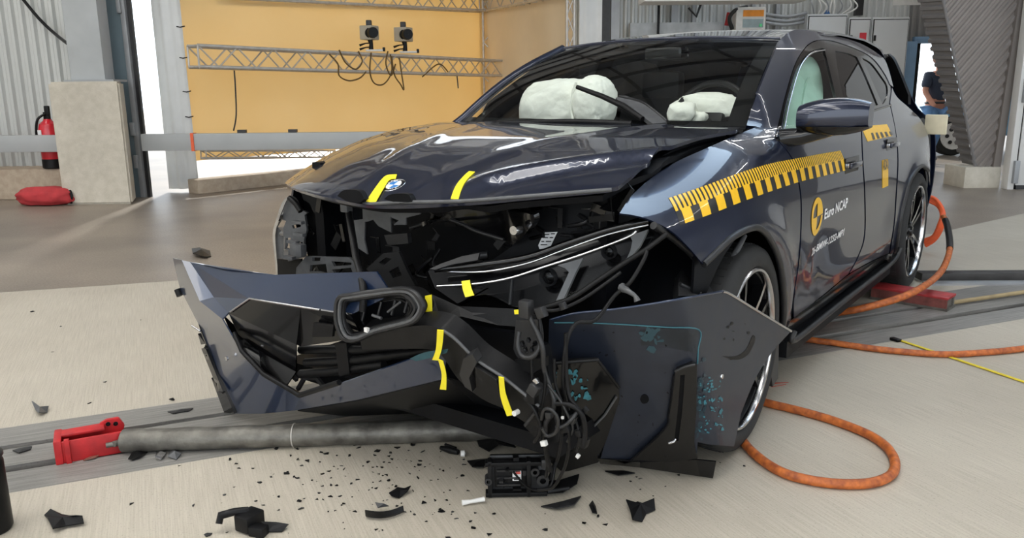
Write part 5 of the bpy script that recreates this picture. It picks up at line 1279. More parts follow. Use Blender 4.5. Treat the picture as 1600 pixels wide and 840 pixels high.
def lettering(name, body, x0, z0, height, m, parent, width=None, rot=0., offset=.0, off=.003):
    cu = bpy.data.curves.new(name, 'FONT'); cu.body = body; cu.size = 1; cu.offset = offset; cu.resolution_u = 3
    ob = bpy.data.objects.new(name, cu); COL.objects.link(ob)
    bpy.context.view_layer.update()
    me = bpy.data.meshes.new_from_object(ob.evaluated_get(bpy.context.evaluated_depsgraph_get()))
    bpy.data.objects.remove(ob)
    co = np.array([v.co[:2] for v in me.vertices]); lo = co.min(0); hi = co.max(0); k = height/(hi[1]-lo[1])
    co = (co-lo)*k
    if width: co[:, 0] *= width/((hi[0]-lo[0])*k)
    c_, s_ = math.cos(rot), math.sin(rot); co = np.stack([co[:, 0]*c_-co[:, 1]*s_, co[:, 0]*s_+co[:, 1]*c_], 1)
    P_ = side_pts(np.stack([x0-co[:, 0], z0+co[:, 1]], 1), off)
    for v, p in zip(me.vertices, P_): v.co = p
    me.materials.clear(); me.materials.append(m)
    bm = bmesh.new(); bm.from_mesh(me); bm.verts.ensure_lookup_table(); seen = set()
    for v0 in bm.verts:                      # every letter its own part
        if v0.index in seen: continue
        st = [v0]; isl = set()
        while st:
            v = st.pop()
            if v.index in isl: continue
            isl.add(v.index); st += [e.other_vert(v) for e in v.link_edges]
        seen |= isl; idx = sorted(isl); mp_ = {a: i for i, a in enumerate(idx)}
        fs_ = [[mp_[v.index] for v in f.verts] for f in bm.faces if f.verts[0].index in isl]
        m2 = bpy.data.meshes.new(name); m2.from_pydata([tuple(bm.verts[a].co) for a in idx], [], fs_); m2.materials.append(m)
        link(bpy.data.objects.new(name, m2), parent)
    bm.free()
lettering('letter', 'Euro NCAP', -.838, .728, .046, STW, d1, width=.365, rot=.03, offset=.028)
lettering('letter', '26-BMW-1232-MP1', -.715, .588, .036, STW, d1, width=.52, rot=.02, offset=.026)
p = hit([(1383.5, 257)], Fside)[0]
lettering('letter', 'ADAC', p[0]+.072, p[2]-.026, .055, STB, d2, width=.13, offset=.02, off=.005)
# target roundel: yellow ring with two filled quarters
LC, LR = (-.728, .756), .080
def arcsheet(name, r0, r1, a0, a1, m, off):
    n = max(6, int(abs(a1-a0)/.12)); o = [(r1*math.cos(a0+(a1-a0)*i/n), r1*math.sin(a0+(a1-a0)*i/n)) for i in range(n+1)]
    o += [(r0*math.cos(a1+(a0-a1)*i/n), r0*math.sin(a1+(a0-a1)*i/n)) for i in range(n+1)] if r0 > 0 else [(0, 0)]
    o = np.array([(LC[0]-p_[0], LC[1]+p_[1]) for p_ in o])
    return sheet(name, o, lambda c: side_pts(c, off), m, d1, .0006, .03, toward=(0, 9, 1))
arcsheet('roundel_ring', .056, LR, 0.05, math.pi*2-.02, STY, .0025)
arcsheet('roundel_quarter', 0, .057, .04, math.pi/2-.04, STY, .0025)
arcsheet('roundel_quarter', 0, .057, math.pi+.04, math.pi*1.5-.04, STY, .0025)

# ================================================================== THINGS ON THE FLOOR
def G(u, v, z=0.): return wz(u, v, z)
# ---- tow tube and its red bracket
tb = empty('steel_tube', (0, 0, 0)); tag(tb, 'worn grey steel tube lying under the hanging bumper', 'tube')
A_, B_ = G(193, 688, .042), G(800, 669, .042); dirn = (B_-A_)/np.linalg.norm(B_-A_)
bm = bmesh.new(); n = 26
addtube(bm, [A_+(B_-A_)*i/n for i in range(n+1)], [.042+.0015*math.sin(i*1.7) for i in range(n+1)], 20, cap=False)
addtube(bm, [B_-dirn*.0, A_], .034, 16, cap=False)
tube_o = finish('tube_wall', bm, STEEL, tb, ang=60)
tube('tube_end_ring', [A_+dirn*.002+np.array([0, .038*math.cos(t), .038*math.sin(t)]) for t in np.linspace(0, 2*math.pi, 24)[:-1]], .004, STEEL, tb, 6, closed=True)
tube('tube_dent', [A_+dirn*.62+np.array([0, .043*math.cos(t), .043*math.sin(t)]) for t in np.linspace(0, 2*math.pi, 24)[:-1]], .0025, ALU, tb, 6, closed=True)
rb_c = (G(100, 716)+G(186, 700))/2; rb_a = math.atan2((G(186, 700)-G(100, 716))[1], (G(186, 700)-G(100, 716))[0])
rb = empty('red_bracket', (rb_c[0]-.005, rb_c[1]+.01, 0), rb_a); rb.scale = (.84, .84, .80); tag(rb, 'chipped red steel bracket at the left end of the grey tube', 'bracket')
box('web_plate', (.01, .0, .012), (.25, .13, .024), RED, rb, bevel=.004)
box('side_plate', (.005, -.06, .05), (.24, .014, .10), RED, rb, bevel=.003)
box('side_plate', (.005, .06, .05), (.24, .014, .10), RED, rb, bevel=.003)
box('end_plate', (-.12, .0, .055), (.03, .15, .11), RED, rb, bevel=.005)
box('end_rib', (-.085, -.07, .055), (.02, .02, .115), RED, rb, bevel=.003)
box('top_plate', (-.03, .03, .102), (.18, .07, .012), RED, rb, bevel=.003)
prism('clevis', [(.04, .06), (.13, .05), (.14, .085), (.12, .125), (.07, .125), (.04, .11)], RED, rb, .045, .068, plane='XZ', bevel=.003)
for x, z in ((.075, .105), (.105, .10)): lathe('bolt_hole', [(.001, 0), (.010, 0), (.010, .004)], BLK, rb, 12, 'Y', (x, .041, z), caps=False)
tube('pin', [(.09, -.085, .055), (.17, -.03, .05)], .014, STEEL, rb, 10)
tube('lever', [(.06, -.07, .05), (.15, -.075, .052)], .012, STEEL, rb, 10)
# ---- orange cables
def cable(name, pts, r, m, label, group=None):
    o = tube(name, pts, r, m, None, 10, 8); tag(o, label, 'cable', group); return o
CR_ = .0168
cable('orange_cable', [G(u, v, CR_) for u, v in ((1120, 640), (1148, 672), (1175, 705), (1215, 734), (1262, 749), (1320, 756), (1370, 752), (1397, 735), (1392, 706), (1360, 680), (1300, 656), (1240, 639), (1195, 628), (1150, 612))], CR_, ORG, 'orange cable looping out across the concrete beside the front wheel')
cable('orange_cable', [G(u, v, CR_) for u, v in ((1190, 518), (1240, 527), (1300, 535), (1380, 546), (1470, 553), (1540, 550), (1600, 544), (1680, 532), (1800, 500), (1950, 470))], CR_*.95, ORG, 'orange cable running from under the sill to the right edge')
P3 = [wy(1474, 338, 5.8), wy(1480, 352, 5.7), wy(1484, 380, 5.45), wy(1481, 402, 5.2), wy(1468, 427, 4.95), G(1440, 449, .17), G(1400, 467, .14), G(1340, 483, .08), G(1292, 491, .03), G(1240, 506, .02)]
oc = empty('orange_cable', (0, 0, 0)); tag(oc, 'orange cable with a black sleeve arching up behind the rear wheel', 'cable')
cc = crom(P3, 8); tube('cable_run', cc, .020, ORG, oc, 10); tube('black_sleeve', cc[4:20], .0225, BLK, oc, 10)
co_ = empty('cable_coil', (0, 0, 0)); tag(co_, 'coil of bright orange cable hanging behind the rear wheel', 'cable')
for k in range(4):
    d = k*3
    tube('coil_turn', crom([wy(1446-d*.3, 306+d*.6, 6.2), wy(1462+d*.2, 311+d, 6.15), wy(1474-d*.3, 330+d*.5, 6.1), wy(1473-d*.6, 352-d*.3, 6.1), wy(1462-d*.4, 373-d*.5, 6.15), wy(1446-d*.3, 384-d, 6.2)], 6), .014, ORG2, co_, 8)
# ---- red channel, pole, beam, yellow strap
pA, pB = G(1392, 474), G(1482, 484); a_ = math.atan2((pB-pA)[1], (pB-pA)[0])
rc = empty('red_channel', (0, 0, 0)); 
cR = (G(1395, 470)+G(1470, 484))/2
rc.location = (cR[0], cR[1]+.06, 0); rc.rotation_euler = (0, 0, a_-.25); tag(rc, 'red painted steel channel lying on the floor beside the rear wheel', 'channel')
box('top_flange', (0, 0, .075), (.44, .15, .014), mat('worn_red_paint', s2l(158, 44, 46), rough=.5, var=.3, scale=18), rc, bevel=.003); box('web', (0, .06, .04), (.43, .02, .07), STEEL, rc); box('lower_flange', (0, 0, .008), (.44, .15, .016), STEEL, rc)
box('end_wall', (.20, -.0, .04), (.012, .14, .07), STEEL, rc); box('front_web', (0, -.068, .042), (.43, .012, .066), mat('rusty_red', s2l(112, 60, 54), rough=.6, var=.4, scale=20), rc)
tag(tube('brown_pole', [G(1484, 473, .02), G(1600, 456, .02), G(1700, 441, .02)], .014, mat('brown_pole', s2l(150, 132, 96), rough=.6, var=.2)), 'thin tan pole on the floor right of the red channel', 'pole')
dbm = empty('floor_beam', (0, 0, 0)); tag(dbm, 'long dark steel beam lying on the floor behind the red channel', 'beam')
q0, q1 = G(1440, 441), G(1640, 440); q1 = q0+(q1-q0)*3
aa = math.atan2((q1-q0)[1], (q1-q0)[0]); L_ = np.linalg.norm(q1-q0); cq = (q0+q1)/2
box('beam_body', (cq[0], cq[1]+.05, .035), (L_, .10, .05), mat('dark_steel', (.045, .042, .04), rough=.5, metal=.4, var=.3), dbm, rz=aa, bevel=.004)
box('beam_foot', (cq[0], cq[1]-.01, .006), (L_, .16, .012), GALV, dbm, rz=aa)
sp_ = empty('yellow_strap', (0, 0, 0)); tag(sp_, 'thin yellow strap stretched across the concrete at the right', 'strap')
s0, s1 = G(1406, 531, .006), G(1606, 598, .006); s1 = s0+(s1-s0)*1.4
sa = math.atan2((s1-s0)[1], (s1-s0)[0]); box('webbing', tuple((s0+s1)/2), (np.linalg.norm(s1-s0), .016, .004), mat('yellow_webbing', s2l(222, 200, 50), rough=.6, var=.1, scale=40), sp_, rz=sa)
box('black_hook', (s0[0]-.02, s0[1]+.004, .008), (.05, .03, .014), BLK, sp_, rz=sa, bevel=.003)
bm = bmesh.new(); addtube(bm, [G(1197, 601, .001), G(1212, 598, .001), G(1232, 597, .001)], [.003, .006, .003], 6); addtube(bm, [G(1205, 604, .001), G(1228, 600, .001)], .003, 6)
bmesh.ops.scale(bm, vec=(1, 1, .3), verts=bm.verts)
tag(finish('chalk_mark', bm, mat('red_chalk', s2l(190, 80, 66), rough=.9)), 'red chalk mark on the concrete beside the front wheel', 'mark')
# ---- black drum at the left edge
p = G(-16, 836); dr_ = empty('black_drum', (p[0]-.01, p[1]+.03, 0)); tag(dr_, 'black plastic drum cut off by the left edge', 'drum')
lathe('drum_body', [(.001, 0), (.050, 0), (.056, .01), (.056, .22), (.050, .235), (.001, .235)], BLK, dr_, 32, 'Z', caps=False)
lathe('drum_rim', [(.050, .235), (.058, .238), (.058, .246), (.050, .25), (.044, .246), (.044, .235), (.050, .235)], DGR, dr_, 32, 'Z', caps=False)
# ---- red bag, fire extinguisher
p = G(60, 322); rbg = empty('red_bag', (p[0]+.05, p[1]+.12, 0)); tag(rbg, 'crumpled red bag on the floor against the concrete pillar', 'bag')
blob('bag_body', (0, 0, .10), (.34, .16, .115), mat('red_cloth', s2l(176, 52, 56), rough=.85, var=.15, scale=10, bump=.4, bscale=18), rbg, .22, 2.0, 4, seed=4, flat=-.78, wrinkle=.12)
tube('bag_cord', [(.30, -.05, .02), (.33, -.07, .12), (.30, -.04, .17)], .015, BLK, rbg)
p = wy(84, 250, 10.08); fe = empty('fire_extinguisher', (p[0], 10.06, .385)); fe.scale = (1.12, 1.12, 1.); tag(fe, 'red fire extinguisher on the kerb behind the left guard rail', 'fire extinguisher')
lathe('cylinder', [(.001, .10), (.10, .10), (.105, .12), (.105, .47), (.09, .54), (.045, .58), (.04, .60), (.001, .60)], mat('extinguisher_red', s2l(206, 26, 44), rough=.3, coat=.4), fe, 28, 'Z', caps=False)
lathe('foot', [(.001, 0), (.10, 0), (.108, .01), (.108, .11), (.10, .12)], BLK, fe, 28, 'Z', caps=False)
box('valve', (0, 0, .64), (.06, .05, .09), BLK, fe, bevel=.008); box('lever', (.02, -.02, .70), (.05, .04, .12), BLK, fe, bevel=.01)
tube('hose', [(.0, -.03, .66), (-.06, -.08, .60), (-.10, -.07, .45), (-.105, -.05, .3)], .014, BLK, fe, smooth=4)
box('label_plate', (-.05, -.098, .40), (.06, .004, .14), STW, fe, rz=-.45)
# cable on the left corrugated wall
tag(tube('wall_cable', [wy(32, -6, 10.3), wy(60, 28, 10.3), wy(85, 52, 10.25), wy(108, 70, 9.7)], .02, BLK, None, 8, 4), 'black cable slanting down the corrugated wall to the steel post', 'cable')
# ---- cameras on the truss
def cam_unit(u, label):
    t_ = (u-302)/(806-302); Yt = 1/((1-t_)/10.2+t_/14.75)
    base = wy(u, 81+ (u-575)*.05, Yt)
    r_ = empty('survey_camera', tuple(base)); tag(r_, label, 'camera', 'cameras on the truss')
    k = Yt/12.*.70
    S = lambda *a: tuple(k*q_ for q_ in a)
    box('clamp_plate', S(.08, -.02, .03), S(.36, .12, .04), WHT, r_, bevel=.01); box('clamp_knob', S(.27, -.04, .05), S(.05, .08, .08), BLK, r_, bevel=.01)
    tube('ball_head', [S(0, 0, .04), S(.01, -.01, .16), S(-.01, 0, .24)], [.05*k, .04*k, .055*k], BLK, r_, 10)
    for z in (.10, .18): tube('pan_handle', [S(0, 0, z), S(-.10, -.05, z-.01), S(-.22, -.08, z-.05)], [.012*k, .012*k, .025*k], BLK, r_, 8)
    bd_ = box('camera_body', S(-.02, .0, .38), S(.29, .30, .28), mat('camera_grey', s2l(176, 170, 156), rough=.5, var=.05), r_, bevel=.015, rz=-.35)
    bm = bmesh.new(); addlathe(bm, [(.001, -.10*k), (.10*k, -.10*k), (.105*k, -.08*k), (.105*k, .06*k), (.12*k, .06*k), (.12*k, .12*k)], 24, 'Y', (0, 0, 0))
    bmesh.ops.rotate(bm, cent=(0, 0, 0), matrix=Matrix.Rotation(.45, 3, 'Z'), verts=bm.verts); bmesh.ops.translate(bm, vec=S(.07, -.19, .37), verts=bm.verts); finish('lens_hood', bm, BLK, r_)
    box('top_light', S(-.02, 0, .57), S(.11, .12, .12), DGR, r_, bevel=.015)
    return r_
cam_unit(580, 'left of the two boxy grey cameras on the truss'); cam_unit(633, 'right of the two boxy grey cameras on the truss')
hgc = empty('hanging_cables', (0, 0, 0)); tag(hgc, 'loops of thin cable hanging from the truss below the cameras', 'cable')
for pts in ([(515, 85), (528, 100), (530, 118), (545, 126), (562, 122), (572, 112)], [(530, 78), (540, 98), (556, 108), (566, 96), (560, 80)], [(580, 82), (578, 112), (585, 130), (600, 131), (612, 112), (610, 85)], [(612, 88), (616, 116), (626, 132), (631, 140), (628, 118), (624, 90)], [(606, 80), (603, 100), (611, 118), (618, 100)], [(660, 120), (685, 100), (700, 112)]):
    P_ = []
    for u, v in pts:
        t_ = (u-302)/(806-302); Yt = 1/((1-t_)/10.2+t_/14.75)-.2; P_.append(wy(u, v, Yt))
    tube('cable', crom(P_, 6), .011, mat('brown_cable', s2l(104, 82, 44), rough=.6), hgc, 6)
for k, pts in enumerate(([(366, 110), (368, 140), (369, 180), (365, 204)], [(714, 118), (716, 138)])):
    P_ = [wy(u, v, (10.75, 13.8)[k]) for u, v in pts]
    tag(tube('dangling_wire', crom(P_, 5), .010, DGR, None, 6), ('thin dark wire dangling before the ochre backdrop at the left', 'short dark wire dangling below the truss near the column')[k], 'wire')
# ---- control module torn loose, on the floor
p = G(812, 786); md = empty('control_module', (p[0], p[1]+.05, 0), .02); tag(md, 'black control module with a small white label at the end of the wires', 'module')
box('back_plate', (0, .03, .068), (.19, .02, .12), DGR, md, bevel=.004, rot=Matrix.Rotation(-.15, 3, 'X'))
box('cover', (-.02, .012, .072), (.12, .02, .085), BLK, md, bevel=.004)
for x in (-.095, .03): box('frame_bar', (x, .0, .066), (.014, .035, .125), BLK, md, bevel=.003)
for z in (.012, .118): box('frame_bar', (-.01, .0, z), (.20, .035, .014), BLK, md, bevel=.003)
for z in (.04, .065, .09): box('cover_rib', (-.035, -.001, z), (.075, .008, .006), DGR, md)
lb = box('white_label', (-.008, -.003, .072), (.028, .003, .034), STW, md)
box('label_mark', (-.004, -.005, .083), (.016, .002, .008), mat('label_red', s2l(204, 92, 84), rough=.5), lb)
for z in (.066, .060): box('label_line', (-.008, -.005, z), (.02, .002, .003), STB, lb)
for x, z, r_ in ((.075, .06, .02), (-.10, .06, .012), (.05, .09, .014)): 
    lathe('boss', [(r_*.5, -.02), (r_, -.02), (r_, .02)], DGR, md, 16, 'Y', (x, 0, z), caps=False)
for k in range(12):
    rr = random.Random(k); box('lug', (rr.uniform(-.11, .11), rr.uniform(-.02, .02), rr.uniform(.01, .14)), (rr.uniform(.008, .03), .02, rr.uniform(.006, .02)), BLK if k % 2 else DGR, md, rz=rr.uniform(-.5, .5))
tube('lead', [(-.02, -.01, .09), (.02, -.03, .05), (.06, -.035, .035), (.10, -.02, .045), (.115, 0, .10)], .004, BLK, md, 6, 5)
box('connector', (.085, -.01, .12), (.03, .03, .03), DGR, md, bevel=.004)
for a, b in (((.09, -.02, .025), (.16, -.01, .03)), ((.10, .01, .05), (.13, .02, .14))): tube('strut', [a, b], .008, BLK, md, 6)
tag(tube('white_pin', [G(722, 785, .012), G(735, 783, .012), G(757, 779, .014)], [.009, .006, .008], WHT, None, 10), 'white plastic pin lying left of the black control module', 'pin')
# ---- debris: larger pieces each with their own outline
def shard(name, px, m, label, cat='debris', h=.02, tilt=.3, group=None, thick=.004):
    """broken sheet outlined on the floor; each corner lifted a little"""
    P_ = [G(u, v) for u, v in px]; c = np.mean(P_, 0); rr = np.random.default_rng(abs(hash(label)) % 1000 if False else len(px)*7+int(px[0][0]))
    bm = bmesh.new(); top = []
    for q_ in P_: top.append(bm.verts.new((q_[0], q_[1], thick+.002+h*rr.uniform(0, 1))))
    cv = bm.verts.new((c[0], c[1], thick+.002+h*.9))
    for i in range(len(top)): bm.faces.new((top[i], top[(i+1) % len(top)], cv))
    thicken(bm, thick, (c[0], c[1], 5)); 
    zmin = min(v.co.z for v in bm.verts)
    bmesh.ops.translate(bm, vec=(0, 0, -zmin+.0005), verts=bm.verts)
    o = finish(name, bm, m, None, smooth=False); return tag(o, label, cat, group)
shard('plastic_shard', [(69, 806), (80, 802), (98, 810), (120, 815), (130, 813), (132, 822), (104, 826), (84, 834), (76, 818)], BLK, 'black torn plastic triangle at the lower left of the floor', h=.02)
ba = empty('broken_bracket', tuple(G(395, 826)), .0); tag(ba, 'black broken bracket arm with a flat flap at the bottom edge', 'debris')
def loc(o_, u, v, z=0.): return G(u, v, z)-np.array(o_.location)
tube('arm', [loc(ba, 342, 818, .03), loc(ba, 345, 805, .05), loc(ba, 366, 799, .06), loc(ba, 388, 796, .055)], [.010, .013, .012, .010], BLK, ba, 6)
box('block', tuple(loc(ba, 390, 812, .03)), (.055, .07, .05), BLK, ba, rz=-.5, bevel=.005)
box('foot', tuple(loc(ba, 404, 828, .015)), (.05, .035, .03), BLK, ba, rz=-.3, bevel=.004)
bm = bmesh.new(); vs = [bm.verts.new(loc(ba, u, v, z)) for u, v, z in ((408, 814, .03), (432, 815, .02), (451, 818, .015), (440, 830, .005), (418, 830, .005))]; bm.faces.new(vs); thicken(bm, .004, (0, 0, 9)); finish('flap', bm, BLK, ba, smooth=False)
cp_ = empty('curved_fragment', tuple(G(600, 806))); tag(cp_, 'black curved fragment with a small plate leaning on it', 'debris')
bm = bmesh.new(); rows = []
for t_ in np.linspace(0, 1, 9):
    u = 570+60*t_; v = 797-8*t_+6*math.sin(t_*3.1); rows.append((bm.verts.new(loc(cp_, u, v, .035-.01*t_)), bm.verts.new(loc(cp_, u+1, v+8, .012)), bm.verts.new(loc(cp_, u+2, v+10, .002))))
for i in range(8):
    for j in range(2): bm.faces.new((rows[i][j], rows[i+1][j], rows[i+1][j+1], rows[i][j+1]))
thicken(bm, .003, (0, -3, 2)); finish('curved_skin', bm, BLK, cp_)
bm = bmesh.new(); vs = [bm.verts.new(loc(cp_, u, v, z)) for u, v, z in ((586, 784, .03), (600, 786, .03), (608, 790, .02), (590, 793, .02))]; bm.faces.new(vs); thicken(bm, .003, (0, -3, 2)); finish('plate', bm, DGR, cp_, smooth=False)
shard('plastic_shard', [(608, 776), (622, 766), (634, 768), (642, 765), (638, 772), (624, 779), (612, 780)], BLK, 'black folded strip behind the curved fragment', h=.018)
shard('plastic_shard', [(978, 790), (988, 789), (996, 796), (1012, 792), (1022, 788), (1024, 799), (1010, 804), (1004, 816), (988, 817), (984, 802)], BLK, 'black winged shard on the concrete below the bumper corner', h=.028)
shard('plastic_shard', [(300, 393), (312, 390), (328, 392), (330, 401), (320, 405), (302, 403)], BLK, 'black clip on the floor behind the splayed bumper', h=.05)
shard('plastic_shard', [(52, 634), (57, 640), (66, 641), (77, 638), (74, 645), (62, 652), (57, 648)], GRP, 'grey folded chip on the concrete left of the bumper', h=.03)
shard('plastic_shard', [(200, 718), (212, 706), (222, 703), (231, 707), (222, 716), (206, 721)], GBLK, 'shiny dark flake below the steel tube near the bracket', h=.015)
shard('plastic_shard', [(262, 716), (272, 703), (284, 711), (276, 719)], GRP, 'grey square flake below the steel tube', h=.02)
shard('plastic_shard', [(243, 719), (246, 706), (254, 704), (260, 712), (252, 720)], SIL, 'bright metallic flake below the steel tube', h=.02)
shard('plastic_shard', [(130, 720), (140, 714), (158, 711), (150, 717), (136, 720)], mat('brown_flake', s2l(120, 78, 66), rough=.6), 'brown flake in front of the red bracket', h=.01)
shard('plastic_shard', [(262, 644), (285, 640), (302, 639), (296, 643), (270, 647)], DGR, 'thin dark sliver on the rail plate left of the bumper', h=.006)
shard('plastic_shard', [(20, 706), (32, 702), (50, 698), (48, 703), (30, 709)], DGR, 'dark curved sliver in the left rail plate', h=.006)
shard('plastic_shard', [(920, 790), (926, 785), (931, 795), (933, 806), (925, 804)], BLK, 'narrow black splinter right of the control module', h=.02)
shard('plastic_shard', [(744, 688), (760, 684), (775, 690), (796, 690), (806, 700), (780, 702), (764, 710), (748, 702)], BLK, 'large jagged black flake beneath the crash beam', h=.02)
shard('plastic_shard', [(840, 760), (870, 752), (905, 748), (902, 762), (880, 776), (850, 776)], BLK, 'torn black flap right of the control module', h=.03)
shard('plastic_shard', [(845, 792), (880, 790), (908, 776), (898, 794), (870, 800)], DGR, 'dark curved strip at the foot of the control module', h=.02)
shard('plastic_shard', [(730, 724), (752, 718), (764, 722), (756, 734), (738, 734)], BLK, 'black jagged chip at the upper left of the control module', h=.02)
shard('plastic_shard', [(945, 738), (975, 736), (992, 742), (966, 746)], BLK, 'black flake under the lower lip of the bumper corner', h=.012)
sb = empty('spring_bolt', tuple(G(708, 706))); tag(sb, 'black spring bolt with a white head on the concrete', 'bolt')
tube('bolt_body', [loc(sb, 689, 699, .012), loc(sb, 704, 703, .014), loc(sb, 716, 706, .014)], [.008, .013, .010], BLK, sb, 10); tube('bolt_rod', [loc(sb, 696, 694, .008), loc(sb, 712, 700, .010)], .006, BLK, sb, 8)
lathe('bolt_head', [(.001, .0), (.011, .0), (.012, .014), (.001, .018)], WHT, sb, 12, 'X', tuple(loc(sb, 720, 708, .012)), caps=False)
# ---- small chips, each on its own
rr = np.random.default_rng(44)
protos = []
def chip_label(u, v):
    if u < 290: return 'small black chip on the floor left of the splayed bumper', 'chips left of the bumper'
    if u > 900: return 'small black chip on the concrete below the folded bumper corner', 'chips below the bumper corner'
    if v < 712: return 'small black chip close along the near side of the steel tube', 'chips along the steel tube'
    if u > 690: return 'small black chip around the control module on the concrete', 'chips around the control module'
    if v > 770: return 'small black chip near the bottom edge by the broken bracket and curved fragment', 'chips at the bottom edge'
    return 'small black chip scattered on the open concrete between steel tube and curved fragment', 'chips on the open concrete'
for k in range(10):
    n = rr.integers(3, 7); bm = bmesh.new(); ang = np.sort(rr.uniform(0, 6.28, n)); ang = np.linspace(0, 6.28, n+1)[:-1]+rr.uniform(-.4, .4, n)
    vs = [bm.verts.new((math.cos(a)*rr.uniform(.5, 1), math.sin(a)*rr.uniform(.3, .8), rr.uniform(0, .35))) for a in ang]
    bm.faces.new(vs); bmesh.ops.triangulate(bm, faces=bm.faces); thicken(bm, .22, (0, 0, 9))
    z = min(v.co.z for v in bm.verts); bmesh.ops.translate(bm, vec=(0, 0, -z), verts=bm.verts)
    me = bpy.data.meshes.new('chip'); bm.to_mesh(me); bm.free(); me.materials.append((BLK, BLK, DGR, GBLK)[k % 4]); protos.append(me)
known = [(448, 740, 9), (373, 732, 5), (432, 701, 7), (465, 718, 8), (205, 787, 9), (360, 718, 7), (302, 790, 7), (480, 721, 9), (510, 709, 8), (400, 783, 6), (468, 783, 8), (558, 750, 6), (517, 758, 7), (693, 736, 6), (680, 782, 8), (655, 727, 7), (640, 740, 6), (612, 718, 6), (590, 705, 8), (575, 722, 6), (560, 700, 7), (540, 690, 8), (480, 690, 9), (500, 685, 7), (620, 700, 9), (645, 696, 8), (660, 706, 7), (663, 785, 9), (690, 799, 8), (772, 803, 7), (740, 825, 8), (765, 836, 8), (852, 828, 8), (912, 818, 9), (946, 820, 8), (935, 807, 7), (1000, 748, 6), (1060, 742, 6), (1163, 728, 5), (1125, 723, 4), (700, 840, 8), (588, 828, 6), (325, 836, 12), (355, 832, 6), (405, 802, 6), (460, 745, 5), (470, 795, 8), (495, 780, 6), (50, 487, 5), (95, 510, 3), (140, 630, 5), (165, 597, 5), (82, 550, 4), (270, 625, 10), (220, 500, 4), (1000, 765, 4), (1040, 760, 4), (1020, 775, 4), (985, 752, 4), (620, 798, 5), (735, 815, 6), (280, 728, 4)]
pts = [(u, v, s) for u, v, s in known]
while len(pts) < 210:
    u, v = rr.normal(600, 130), rr.normal(735, 45)
    if not (330 < u < 1090 and 668 < v < 838): continue
    if 735 < u < 930 and 700 < v < 800: continue
    if v < 668+max(0, (640-u)*.02)+14: continue
    pts.append((u, v, rr.uniform(2., 7.)))
for k, (u, v, s_) in enumerate(pts):
    p = G(u, v); sc = s_*.9*p[1]/1256
    o = bpy.data.objects.new('plastic_chip', protos[k % 10]); o.location = (p[0], p[1], .0006); o.rotation_euler = (0, 0, rr.uniform(0, 6.28)); o.scale = (sc, sc*rr.uniform(.5, 1.3), sc*.7)
    lab, grp = chip_label(u, v)
    link(o); tag(o, lab, 'debris', grp)
# ================================================================== OUTSIDE THE DOOR: a person walking away, a parked vehicle
SKIN = mat('skin', s2l(206, 150, 128), rough=.6, var=.05); SHIRT = mat('navy_shirt', s2l(58, 66, 84), rough=.85, var=.1); JEANS = mat('blue_jeans', s2l(104, 146, 196), rough=.85, var=.12, scale=12)
def skinfig(name, V, E, R, m, parent, sub=2):
    me = bpy.data.meshes.new(name); me.from_pydata(V, E, []); o = bpy.data.objects.new(name, me); link(o, parent)
    md_ = o.modifiers.new('skin', 'SKIN'); md_.use_smooth_shade = True
    for i, r_ in enumerate(R): me.skin_vertices[0].data[i].radius = r_ if hasattr(r_, '__len__') else (r_, r_)
    me.skin_vertices[0].data[0].use_root = True
    s_ = o.modifiers.new('sub', 'SUBSURF'); s_.levels = sub; s_.render_levels = sub
    me.materials.append(m); return o
pr = empty('person', (6.93, 13.35, 0), .25); tag(pr, 'person in dark shirt and blue jeans walking outside the doorway', 'person')
def addskin(m0):
    if not m0.skin_vertices: m0.skin_vertices.new()
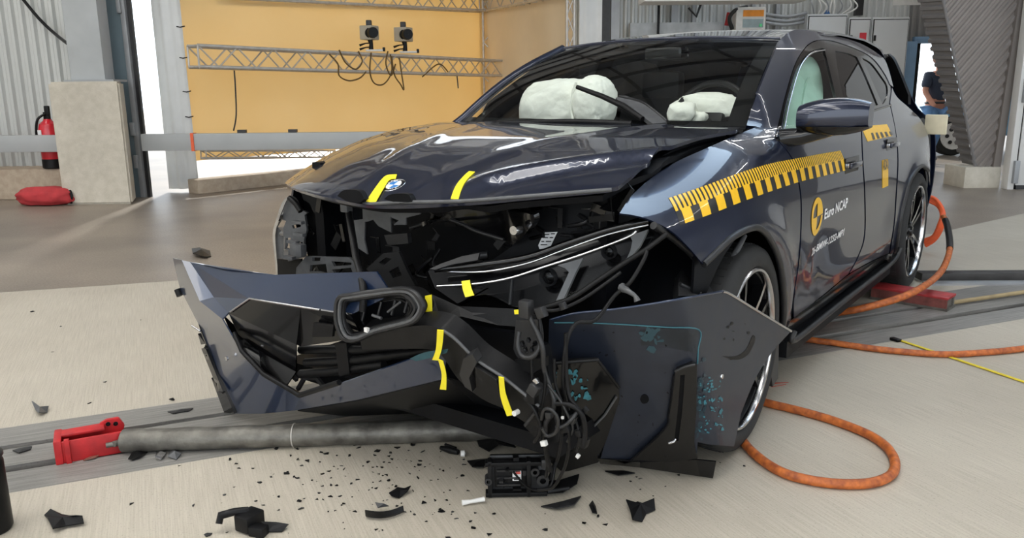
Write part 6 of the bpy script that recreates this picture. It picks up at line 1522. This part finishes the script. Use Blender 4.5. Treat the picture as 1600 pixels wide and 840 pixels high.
for nm, V, E, R, m in (
  ('body', [(0, 0, .98), (0, .01, 1.12), (0, .02, 1.28), (0, .0, 1.42), (0, -.0, 1.50), (0, -.02, 1.56), (0, -.02, 1.64), (0, -.02, 1.72), (-.19, .0, 1.42), (-.25, -.02, 1.18), (-.20, -.14, 1.0), (-.18, -.2, .95), (.19, .0, 1.42), (.25, .05, 1.18), (.24, -.02, .95), (.24, -.04, .88), (-.10, .0, .92), (-.11, -.08, .52), (-.11, .04, .12), (.10, .0, .92), (.12, .06, .52), (.13, .22, .16)],
   [(0, 1), (1, 2), (2, 3), (3, 4), (4, 5), (5, 6), (6, 7), (3, 8), (8, 9), (9, 10), (10, 11), (3, 12), (12, 13), (13, 14), (14, 15), (0, 16), (16, 17), (17, 18), (0, 19), (19, 20), (20, 21)],
   [(.15, .10), (.14, .10), (.16, .11), (.15, .09), (.055, .055), (.06, .06), (.085, .10), (.07, .08), .065, .048, .038, .03, .065, .048, .038, .03, .10, .07, .05, .10, .07, .05], SKIN),
  ('shirt', [(0, 0, .99), (0, .01, 1.12), (0, .02, 1.28), (0, .0, 1.43), (-.19, 0, 1.43), (-.245, -.015, 1.22), (.19, 0, 1.43), (.245, .04, 1.22)], [(0, 1), (1, 2), (2, 3), (3, 4), (4, 5), (3, 6), (6, 7)], [(.175, .13), (.165, .125), (.185, .135), (.165, .11), .085, .075, .085, .075], SHIRT),
  ('jeans', [(0, 0, 1.0), (-.10, 0, .90), (-.11, -.08, .52), (-.11, .04, .10), (.10, 0, .90), (.12, .06, .52), (.13, .21, .15)], [(0, 1), (1, 2), (2, 3), (0, 4), (4, 5), (5, 6)], [(.165, .12), .115, .088, .075, .115, .088, .075], JEANS)):
    me = bpy.data.meshes.new(nm); me.from_pydata(V, E, [])
    o = bpy.data.objects.new(nm, me); link(o, pr)
    bm = bmesh.new(); bm.from_mesh(me); lay = bm.verts.layers.skin.verify(); bm.verts.ensure_lookup_table()
    for i, r_ in enumerate(R): bm.verts[i][lay].radius = r_ if hasattr(r_, '__len__') else (r_, r_)
    bm.verts[0][lay].use_root = True
    bm.to_mesh(me); bm.free()
    o.modifiers.new('skin', 'SKIN').use_smooth_shade = True; s_ = o.modifiers.new('sub', 'SUBSURF'); s_.levels = 2; s_.render_levels = 2
    me.materials.append(m)
blob('hair', (0, .01, 1.70), (.09, .105, .09), mat('grey_brown_hair', s2l(150, 120, 110), rough=.9), pr, .05, 3, 3)
tube('belt', [(.172*math.cos(t), .128*math.sin(t), 1.0) for t in np.linspace(0, 6.28, 25)[:-1]], .018, SEAT, pr, 6, closed=True)
for x, y, z, a in ((-.11, .0, .045, 0), (.13, .20, .085, -.5)):
    blob('shoe', (x, y-.05, z), (.05, .14, .045), mat('grey_shoe', s2l(120, 120, 124), rough=.7), pr, .05, 2, 3, rot=None, flat=-.9)
sh_ = empty('parked_vehicle', (8.5, 15.0, 0), .0); tag(sh_, 'pale blue vehicle with a white wheel parked outside the doorway', 'vehicle')
prism('vehicle_body', [(-1.0, .35), (-.95, .75), (-.7, .95), (.2, 1.05), (.9, 1.6), (2.6, 1.65), (3.2, 1.0), (3.3, .35)], mat('vehicle_blue', s2l(120, 176, 214), rough=.3, coat=.5), sh_, 0, 1.7, plane='XZ', bevel=.04)
for x in (-.35, 2.4):
    lathe('vehicle_tyre', [(.2, 0), (.34, 0), (.36, .03), (.36, .2), (.2, .2)], RUB, sh_, 32, 'Y', (x, -.06, .36), caps=False)
    lathe('vehicle_rim', [(.001, -.005), (.06, -.01), (.2, .01), (.245, -.01), (.25, .02)], WHT, sh_, 24, 'Y', (x, -.07, .36), caps=False)
    for k in range(6):
        a = k*math.pi/3; lathe('rim_hole', [(.001, -.02), (.035, -.02), (.035, .0)], DGR, sh_, 12, 'Y', (x+.13*math.cos(a), -.06, .36+.13*math.sin(a)), caps=False)
